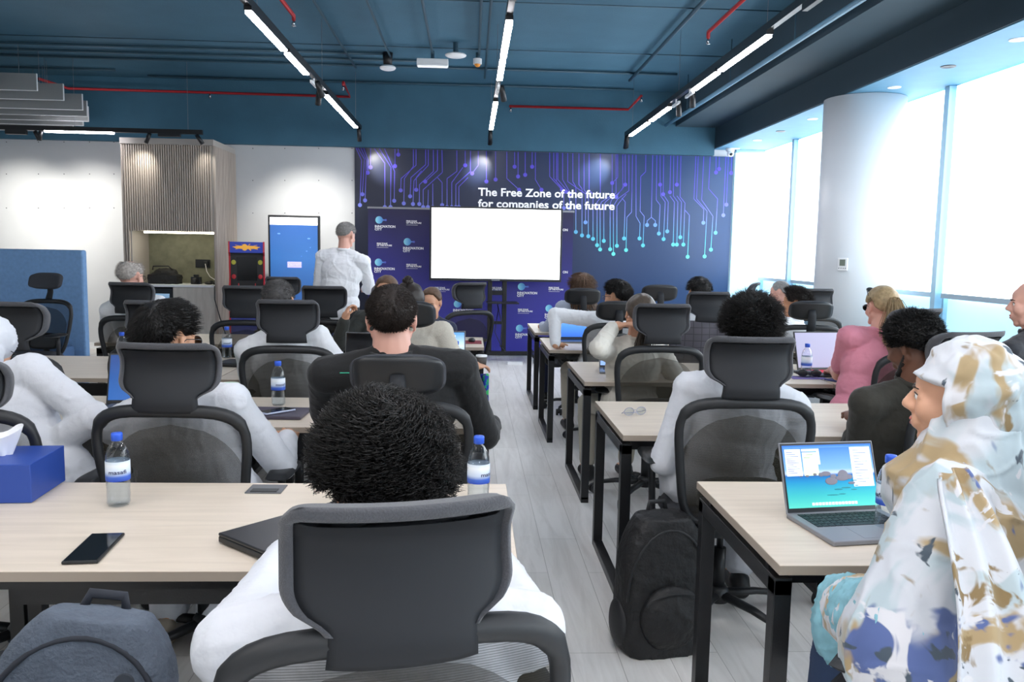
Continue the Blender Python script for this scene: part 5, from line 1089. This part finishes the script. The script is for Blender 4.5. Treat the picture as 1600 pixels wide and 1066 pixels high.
def on_surface(person_root, part, px, py):      # where the line of sight meets a garment, for marks printed on it
    o = [ch for ch in person_root.children if ch.name.startswith(part)][0]; me = o.data
    bv = BVHTree.FromPolygons([v_.co + person_root.location for v_ in me.vertices], [tuple(p_.vertices) for p_ in me.polygons])
    d = (at(px, py, 3) - EYE).normalized(); h = bv.ray_cast(EYE, d); return h[0], h[1]
PT = PEOPLE[2]['t']; m = MB(); q0, n0 = on_surface(PT, 'shirt', 531, 583); q1, n1 = on_surface(PT, 'shirt', 546, 583)
if q0 is not None and q1 is not None:
    m.tube([q0 + n0 * .001 - PT.location, q1 + n1 * .001 - PT.location], .0022, 6); build(m, 'shirt_stripe', mat('stripe_green', '#2fb08a', .6), PT)
# --- right block
person('woman with long brown hair in a pale denim shirt, right block nearest the big screen', hp(910, 428, 7.85, .125), seat_of('R6', -.06, .02), 8, hyaw=4, w=.95, hands=[(.72, 8.15, .78), (1.2, 8.2, .78)], top='greyblue', legs='navy', hair=dict(mat=BRN, n=900, L=.06, r=.0022, t=.014, lift=.05, line='full', long=.24, ln=500, seed=13))
person('man in white shirt with black hair and glasses looking left, right block', hp(964, 439, 6.50), seat_of('R5', -.06, .02), 8, hyaw=42, pitch=-6, w=1.08, hands=[(.67, 6.42, .775), (1.3, 6.9, .78)], hdir=[(.35, .9, 0), None], elbow=[(-1, .1, -.2), None], top='shirtwhite', legs='khaki', skin=skinE, glasses='wire', face=True, vox=.008, hair=dict(mat=BLACK, n=2200, L=.03, r=.0016, t=.015, lift=.4, seg=3, quiff=.01, seed=14))
person('woman with grey ponytail and lace-sleeved white blouse, one arm raised behind her head', hp(1000, 458, 4.95), seat_of('R2', -.12, .0), 6, hyaw=4, pitch=4, roll=10, w=.98, hands=[at(958, 511, 4.86), (1.25, 5.15, .78)], elbow=[(-.5, -.8, -.55), None], hdir=[(.9, -.15, .22), None], top='cream', legs='khaki', skin=skinA, vox=.006, noise=.007, curl=.35,
       hair=dict(mat=GBR, n=2400, L=.06, r=.0012, t=.012, lift=.03, back=(.01, -.115, -.02), line='full', tail=[((.01, -.11, -.01), .5), ((.015, -.135, -.05), 1.0), ((.02, -.14, -.11), 1.8), ((.02, -.14, -.18), 2.2)], tn=260, spread=.010, seed=15))
person('person with short dark hair in front of the mural, behind the jacket-draped chair', hp(1092, 434, 6.55), seat_of('R3', -.05, .02), 0, hyaw=8, w=1.0, top='shirtwhite', legs='dark', skin=skinE, hands=[(1.6, 6.9, .78), (2.0, 6.9, .78)], hair=dict(short, mat=BLACK, n=1600, L=.024, t=.012, seed=16))
person('person in white robe with tousled black hair, right block second row', hp(1175, 462, 3.20, .140), seat_of('R1', -.02, .0), -2, hyaw=-2, pitch=-8, w=1.2, nk=.055, hands=[(.93, 3.42, .66), (1.28, 3.55, .74)], top='white', garment='thobe', skin=skinE, vox=.008, feet=[(.95, 3.5, .09), (1.2, 3.5, .09)], hair=dict(mat=BLACK, n=5000, L=.036, r=.0015, t=.022, curl=.005, lift=.6, seg=4, lump=4, line='full', seed=17))
person('far man with shaved grey head beside the windows', hp(1219, 438, 8.5), V((3.06, 8.6, .58)), 20, hyaw=50, pitch=-10, w=1.0, top='shirtwhite', legs='dark', skin=skinD, hands=[(2.8, 8.9, .78), (3.1, 8.95, .78)], hair=dict(short, mat=GREY, n=900, L=.007, t=.004, seed=18))
person('boy with curly dark hair in a white T-shirt looking left', hp(1243, 451, 6.75), seat_of('R7', -.12, .05), 14, hyaw=58, pitch=-4, w=.92, top='shirtwhite', sleeve='short', legs='jeans', skin=skinB, face=True, vox=.008, hands=[(2.25, 7.0, .78), (2.7, 7.0, .78)], hair=dict(mat=DBR, n=2400, L=.034, r=.0018, t=.018, curl=.007, lift=.6, seg=4, quiff=.012, line='normal', seed=19))
person('woman in pink T-shirt with blond ponytail and sunglasses on her head', hp(1379, 446, 4.72), V((2.24, 4.60, .57)), 14, hyaw=4, pitch=-6, w=1.14, hands=[(2.28, 5.06, .79), (2.55, 5.15, .80)], elbow=[(-.3, -.5, -1), None], top='pink', sleeve='short', legs='dark', skin=skinD, vox=.007, noise=.006, glasses='sun', face=True,
       hair=dict(mat=BLOND, n=2600, L=.055, r=.0012, t=.010, lift=.03, back=(0, -.105, .045), line='normal', tail=[((0, -.10, .045), .4), ((0, -.14, .035), .9), ((.0, -.150, -.03), 1.6), ((.0, -.13, -.11), 2.0), ((-.01, -.115, -.19), 1.5), ((-.015, -.105, -.24), .8)], tn=420, spread=.012, seed=20))
PX = PEOPLE[-1]; M = PX['M']; g = MB()
for s_ in (-1, 1): g.ell(M @ V((s_ * .030, .062, .105)), (.026, .008, .018), M.to_3x3() @ Mx.Rotation(-.6, 3, 'X')); g.tube([M @ V((s_ * .056, .055, .105)), M @ V((s_ * .080, .0, .07)), M @ V((s_ * .082, -.03, .05))], .003, 6)
build(g, 'raised_sunglasses', black_plastic, PX['t'], smooth=True)
person('man in olive dark suit with black afro-textured hair, leaning left, right block', hp(1428, 489, 3.22, .132), seat_of('R11', -.12, .06), 14, hyaw=30, pitch=-22, w=1.08, nk=.045, hands=[(1.70, 3.52, .78), (1.98, 3.56, .78)], elbow=[(-.15, -.4, -1), None], top='olive', legs='dark', skin=skinC, vox=.008, noise=.004, hair=dict(mat=BLACK, n=5200, L=.020, r=.0015, t=.016, curl=.006, lift=.8, seg=3, lump=2, line='full', seed=21))
PX = PEOPLE[-1]; M = PX['M']; g = MB()
for s_ in (-1, 1): g.cap(M @ V((s_ * .060, .0, -.040)), M @ V((s_ * .038, .045, -.085)), .012, .018)
g.cap(M @ V((-.04, .062, -.098)), M @ V((.04, .062, -.098)), .016, .016); build(remesh(g, .006, 2, noise=.003, nscale=60), 'beard', hair_mat(*BLACK), PX['t'], fix=False)
person('bald man in dark suit at the right edge of the photo, looking left', hp(1617, 437, 3.9, .118), V((2.72, 3.95, .60)), 30, hyaw=62, pitch=-4, w=1.15, top='suit', legs='dark', skin=skinD, face=True, vox=.008, hands=[(2.45, 4.15, .79), (2.8, 4.2, .79)])
# ---------------------------------------------------------------- woman in the floral scarf
def floral(name, s=1.0, seed=0, teal_bias=.0):
    m = mat(name, '#e4e6ea', .75, sheen=.15); nt = m.node_tree; b = nt.nodes['Principled BSDF']; Lk = nt.links.new
    tc = nt.nodes.new('ShaderNodeTexCoord'); cur = None
    specs = [('#c9cdd4', 3.0, .50, .60, (3, 1, 7)), ('#b3c3c9', 3.4, .55 - teal_bias, .62 - teal_bias, (9, 4, 2)), ('#ab9570', 4.4, .56, .62, (1, 8, 3)), ('#8a744f', 7.0, .62, .68, (4, 2, 9)), ('#55679a', 4.6, .61, .65, (6, 6, 1)), ('#46535f', 8.5, .635, .665, (2, 9, 5)), ('#d6d6da', 9.0, .60, .64, (7, 3, 8))]
    for i, (h, sc, lo, hi, off) in enumerate(specs):
        mp = nt.nodes.new('ShaderNodeMapping'); mp.inputs['Location'].default_value = tuple(o + seed for o in off); n = nt.nodes.new('ShaderNodeTexNoise'); n.inputs['Scale'].default_value = sc * s; n.inputs['Detail'].default_value = 3.5; n.inputs['Distortion'].default_value = 1.1
        mr = nt.nodes.new('ShaderNodeMapRange'); mr.inputs[1].default_value = lo; mr.inputs[2].default_value = hi; mr.interpolation_type = 'SMOOTHSTEP'
        mx = nt.nodes.new('ShaderNodeMixRGB'); mx.inputs[2].default_value = (*c(h), 1)
        if cur is None: mx.inputs[1].default_value = (*c('#cfd2d8'), 1)
        else: Lk(cur, mx.inputs[1])
        Lk(tc.outputs['Object'], mp.inputs[0]); Lk(mp.outputs[0], n.inputs[0]); Lk(n.outputs[0], mr.inputs[0]); Lk(mr.outputs[0], mx.inputs[0]); cur = mx.outputs[0]
    Lk(cur, b.inputs['Base Color'])
    n = nt.nodes.new('ShaderNodeTexNoise'); n.inputs['Scale'].default_value = 7; n.inputs['Detail'].default_value = 3; bp = nt.nodes.new('ShaderNodeBump'); bp.inputs['Strength'].default_value = .3; bp.inputs['Distance'].default_value = .03
    Lk(tc.outputs['Object'], n.inputs[0]); Lk(n.outputs[0], bp.inputs['Height']); Lk(bp.outputs[0], b.inputs['Normal']); return m
scarf_m = floral('floral_scarf', 1.0, 0.0); drape_m = floral('floral_drape', .95, 1.7, .05); MATS['cloth_floral'] = floral('floral_dress', 1.1, 3.1, .08); TOPS['floral'] = ('#dfe3e8', .8); MATS['floral'] = MATS['cloth_floral']
hc_ = at(1497, 622, 1.82)
CH['R12'].location = (1.06, 1.72, 0); CH['R12'].rotation_euler = (0, 0, R_(50))
person('woman in floral headscarf and flowing floral dress looking left, lower right foreground', hc_, V((1.09, 1.70, .60)), 50, hyaw=56, pitch=-2, w=1.05, hands=[(.875, 1.80, .70), (1.10, 2.02, .70)], elbow=[(-.6, -.5, -1), None], hdir=[(.7, .7, -.25), None], feet=[(.98, 2.14, .09), (1.12, 2.2, .09)], top='floral', legs='jeans', skin=skinA, vox=.0065, face=True, hidehair=True, collar=False, shoes='beige', noise=.005, gap=0)
PW = PEOPLE[-1]; M = PW['M']
def scarf(u, v):
    az = u * 360; el = -90 + 172 * v if False else -90 + 180 * v
    a_ = az if az <= 180 else az - 360; ca = math.cos(R_(el)); d = V((math.sin(R_(az)) * ca, math.cos(R_(az)) * ca, math.sin(R_(el))))
    ctr = V((0, -.018, .012)); rad = V((.100, .132 if d.y < 0 else .106, .128 if d.z > 0 else .150))
    p = ctr + V((d.x * rad.x, d.y * rad.y, d.z * rad.z))
    if d.z < 0: p.x *= 1 - .10 * (-d.z); 
    # face opening
    e_top = 15 - .0012 * a_ * a_; e_bot = -62 + .0035 * a_ * a_; ins = min((66 - abs(a_)) / 6, (e_top - el) / 5, (el - e_bot) / 5); ins = ins if abs(a_) < 75 else -5; k_ = max(0, min(1, ins + .5))
    fold = .004 * math.sin(el * .16 + a_ * .05) + .006 * mnoise.noise(d * 5) + (.010 * math.exp(-((ins + .6) ** 2) * 1.2))
    q = p + d * fold; inner = ctr + V((d.x * .055, d.y * .07, d.z * .07)); return lerp(q, inner, k_ * k_ * (3 - 2 * k_)) if k_ < 1 else inner
m = MB()
NU, NV = 120, 72
for j in range(NV + 1):
    for i in range(NU): m.v.append(tuple(M @ scarf(i / NU, j / NV)))
m.f = [(j * NU + i, j * NU + (i + 1) % NU, (j + 1) * NU + (i + 1) % NU, (j + 1) * NU + i) for j in range(NV) for i in range(NU)]; m.m = [0] * len(m.f)
build(m, 'headscarf', scarf_m, PW['t'], smooth=True, fix=False)
# shawl: falls from the chin over both shoulders and arms
S_, shl, elb, wr, nt_, R, upw, f_, r_ = PW['S'], PW['sh'], PW['elb'], PW['wr'], PW['nt'], PW['R'], PW['up'], PW['f'], PW['r']
m = MB(); m.cap(M @ V((0, -.035, -.075)), S_ + V((0, 0, .01)), .098, .135); m.cap(M @ V((0, .015, -.115)), S_ + f_ * .05, .055, .13); m.cap(shl[0], shl[1], .088, .088)
m.cap(shl[0], elb[0], .088, .095); m.cap(elb[0], lerp(elb[0], wr[0], .75), .088, .075); m.cap(shl[1], elb[1], .085, .09)
m.ell(S_ - upw * .16 - f_ * .01, (.235, .165, .21), R); m.ell(S_ - upw * .32 - f_ * .02, (.24, .18, .20), R); m.ell(elb[0] - V((0, 0, .04)), (.11, .11, .13)); m.ell(lerp(elb[0], S_, .4) - V((0, 0, .16)), (.15, .13, .22), R)
build(remesh(m, .0065, 6, noise=.016, nscale=3.8), 'shawl', drape_m, PW['t'], fix=False)
def tailfn(u, v):
    a = at(1478 + 95 * v, 735 + 345 * v, 1.56 - .20 * v) - PW['base']; wd = .028 + .065 * v ** .7; x = (u - .5) * 2
    return a + V((x * wd, -.018 - .012 * math.cos(x * 7 + v * 3) - .03 * math.sin(v * 3.14), .012 * x))
def tail2(u, v): p = tailfn(u, v); return p, p + V((0, .008, 0))
build(MB().sheet(tail2, 24, 40), 'scarf_tail', floral('floral_tail', 1.6, 5.0), PW['t'], smooth=True)
m = MB(); m.ell(wr[0] + V((0, 0, -.05)), (.075, .075, .11)); m.cap(wr[0], elb[0], .07, .09); build(remesh(m, .007, 3, noise=.012, nscale=12), 'teal_sleeve', mat('teal_sleeve', '#86b9c6', .8, vary=.25, vscale=18), PW['t'], fix=False)
# hanging colourful scarf and coffee cup by the aisle end of the third left desk
t = thing('patterned_scarf', 'green and blue patterned scarf hanging over the aisle end of the third left desk', 'scarf', (.075, 5.12, .42))
def psc(u, v):
    x = (u - .5) * 2; p = V((.03 + .012 * math.cos(x * 6), x * (.05 + .05 * v), .31 - .42 * v)); return p + V((.012 * math.sin(x * 9 + v * 2), 0, 0)), p + V((-.012 + .012 * math.sin(x * 9 + v * 2), 0, 0))
sm = mat('peacock_scarf', '#1f8f6a', .7); nt = sm.node_tree; vo = nt.nodes.new('ShaderNodeTexVoronoi'); vo.inputs['Scale'].default_value = 38; cr = nt.nodes.new('ShaderNodeValToRGB'); cr.color_ramp.interpolation = 'CONSTANT'
for p_, h in ((.0, '#1d3fae'), (.35, '#17a078'), (.6, '#3fc46a'), (.78, '#10256e')):
    e = cr.color_ramp.elements.new(p_) if p_ > 0 else cr.color_ramp.elements[0]; e.color = (*c(h), 1)
tcn = nt.nodes.new('ShaderNodeTexCoord'); spx = nt.nodes.new('ShaderNodeSeparateXYZ'); nt.links.new(tcn.outputs['Object'], vo.inputs[0]); nt.links.new(vo.outputs['Color'], spx.inputs[0]); nt.links.new(spx.outputs[0], cr.inputs[0]); nt.links.new(cr.outputs[0], nt.nodes['Principled BSDF'].inputs['Base Color'])
build(MB().sheet(psc, 14, 14), 'cloth', sm, t, smooth=True)
t = thing('coffee_cup', 'small dark cup with white lid held at the aisle end of the third left desk', 'cup', (.075, 5.05, .79)); build(MB().cyl((0, 0, 0), (0, 0, .06), .028, .034, 20), 'cup_wall', mat('cup_dark', '#4b4643', .6), t, smooth=True); build(MB().cyl((0, 0, .06), (0, 0, .072), .036, .034, 20), 'lid', white_plastic, t, smooth=True)
# jacket over chair R3
o = CH['R3']; q = o.matrix_basis @ V((0, 0, 0)); t = thing('jacket', 'dark grey checked jacket draped over the chair back, right block fourth row', 'jacket', q)
jm = mat('checked_wool', '#4c4a50', .9); nt = jm.node_tree; br = nt.nodes.new('ShaderNodeTexBrick'); br.offset = 0; br.inputs['Scale'].default_value = 1; br.inputs['Brick Width'].default_value = .06; br.inputs['Row Height'].default_value = .05; br.inputs['Mortar Size'].default_value = .003
br.inputs[1].default_value = (*c('#55525a'), 1); br.inputs[2].default_value = (*c('#504e55'), 1); br.inputs[3].default_value = (*c('#3b393f'), 1)
tcn = nt.nodes.new('ShaderNodeTexCoord'); mpn = nt.nodes.new('ShaderNodeMapping'); mpn.inputs['Rotation'].default_value = (math.pi / 2, 0, 0); nt.links.new(tcn.outputs['Object'], mpn.inputs[0]); nt.links.new(mpn.outputs[0], br.inputs[0]); nt.links.new(br.outputs[0], nt.nodes['Principled BSDF'].inputs['Base Color'])
def jk(u, v):
    x = (u - .5) * 2; z = 1.0 - .46 * v; w_ = .27 + .02 * math.sin(v * 3); p = back_pt(x * w_, min(z, .97)); p.z = z; cv = .035 * math.exp(-v * 9)
    return p + V((0, -.045 + cv + .006 * math.sin(x * 8 + v * 3), 0)), p + V((0, -.03 + cv, 0))
build(MB().sheet(jk, 26, 20), 'jacket_body', jm, t, smooth=True)
def jf(u, v):
    x = (u - .5) * 2; p = back_pt(x * .25, .99 - .25 * v); return p + V((0, .045, 0)), p + V((0, .06, 0))
build(MB().sheet(jf, 14, 8), 'jacket_front', jm, t, smooth=True)
# unused prototypes never stay behind
for k_, pr in (('A', protoA), ('B', protoB)):
    if not used[k_]: raise RuntimeError('prototype unused')
# rear door so the far side of the room is a room too
struct('door_1', MB().box(-5.0, -4.0, YR, YR + .05, 0, 2.1), cab_m)
bpy.context.view_layer.update()
print('OBJECTS', len(bpy.data.objects), 'VERTS', sum(len(o.data.vertices) for o in bpy.data.objects if o.type == 'MESH'))
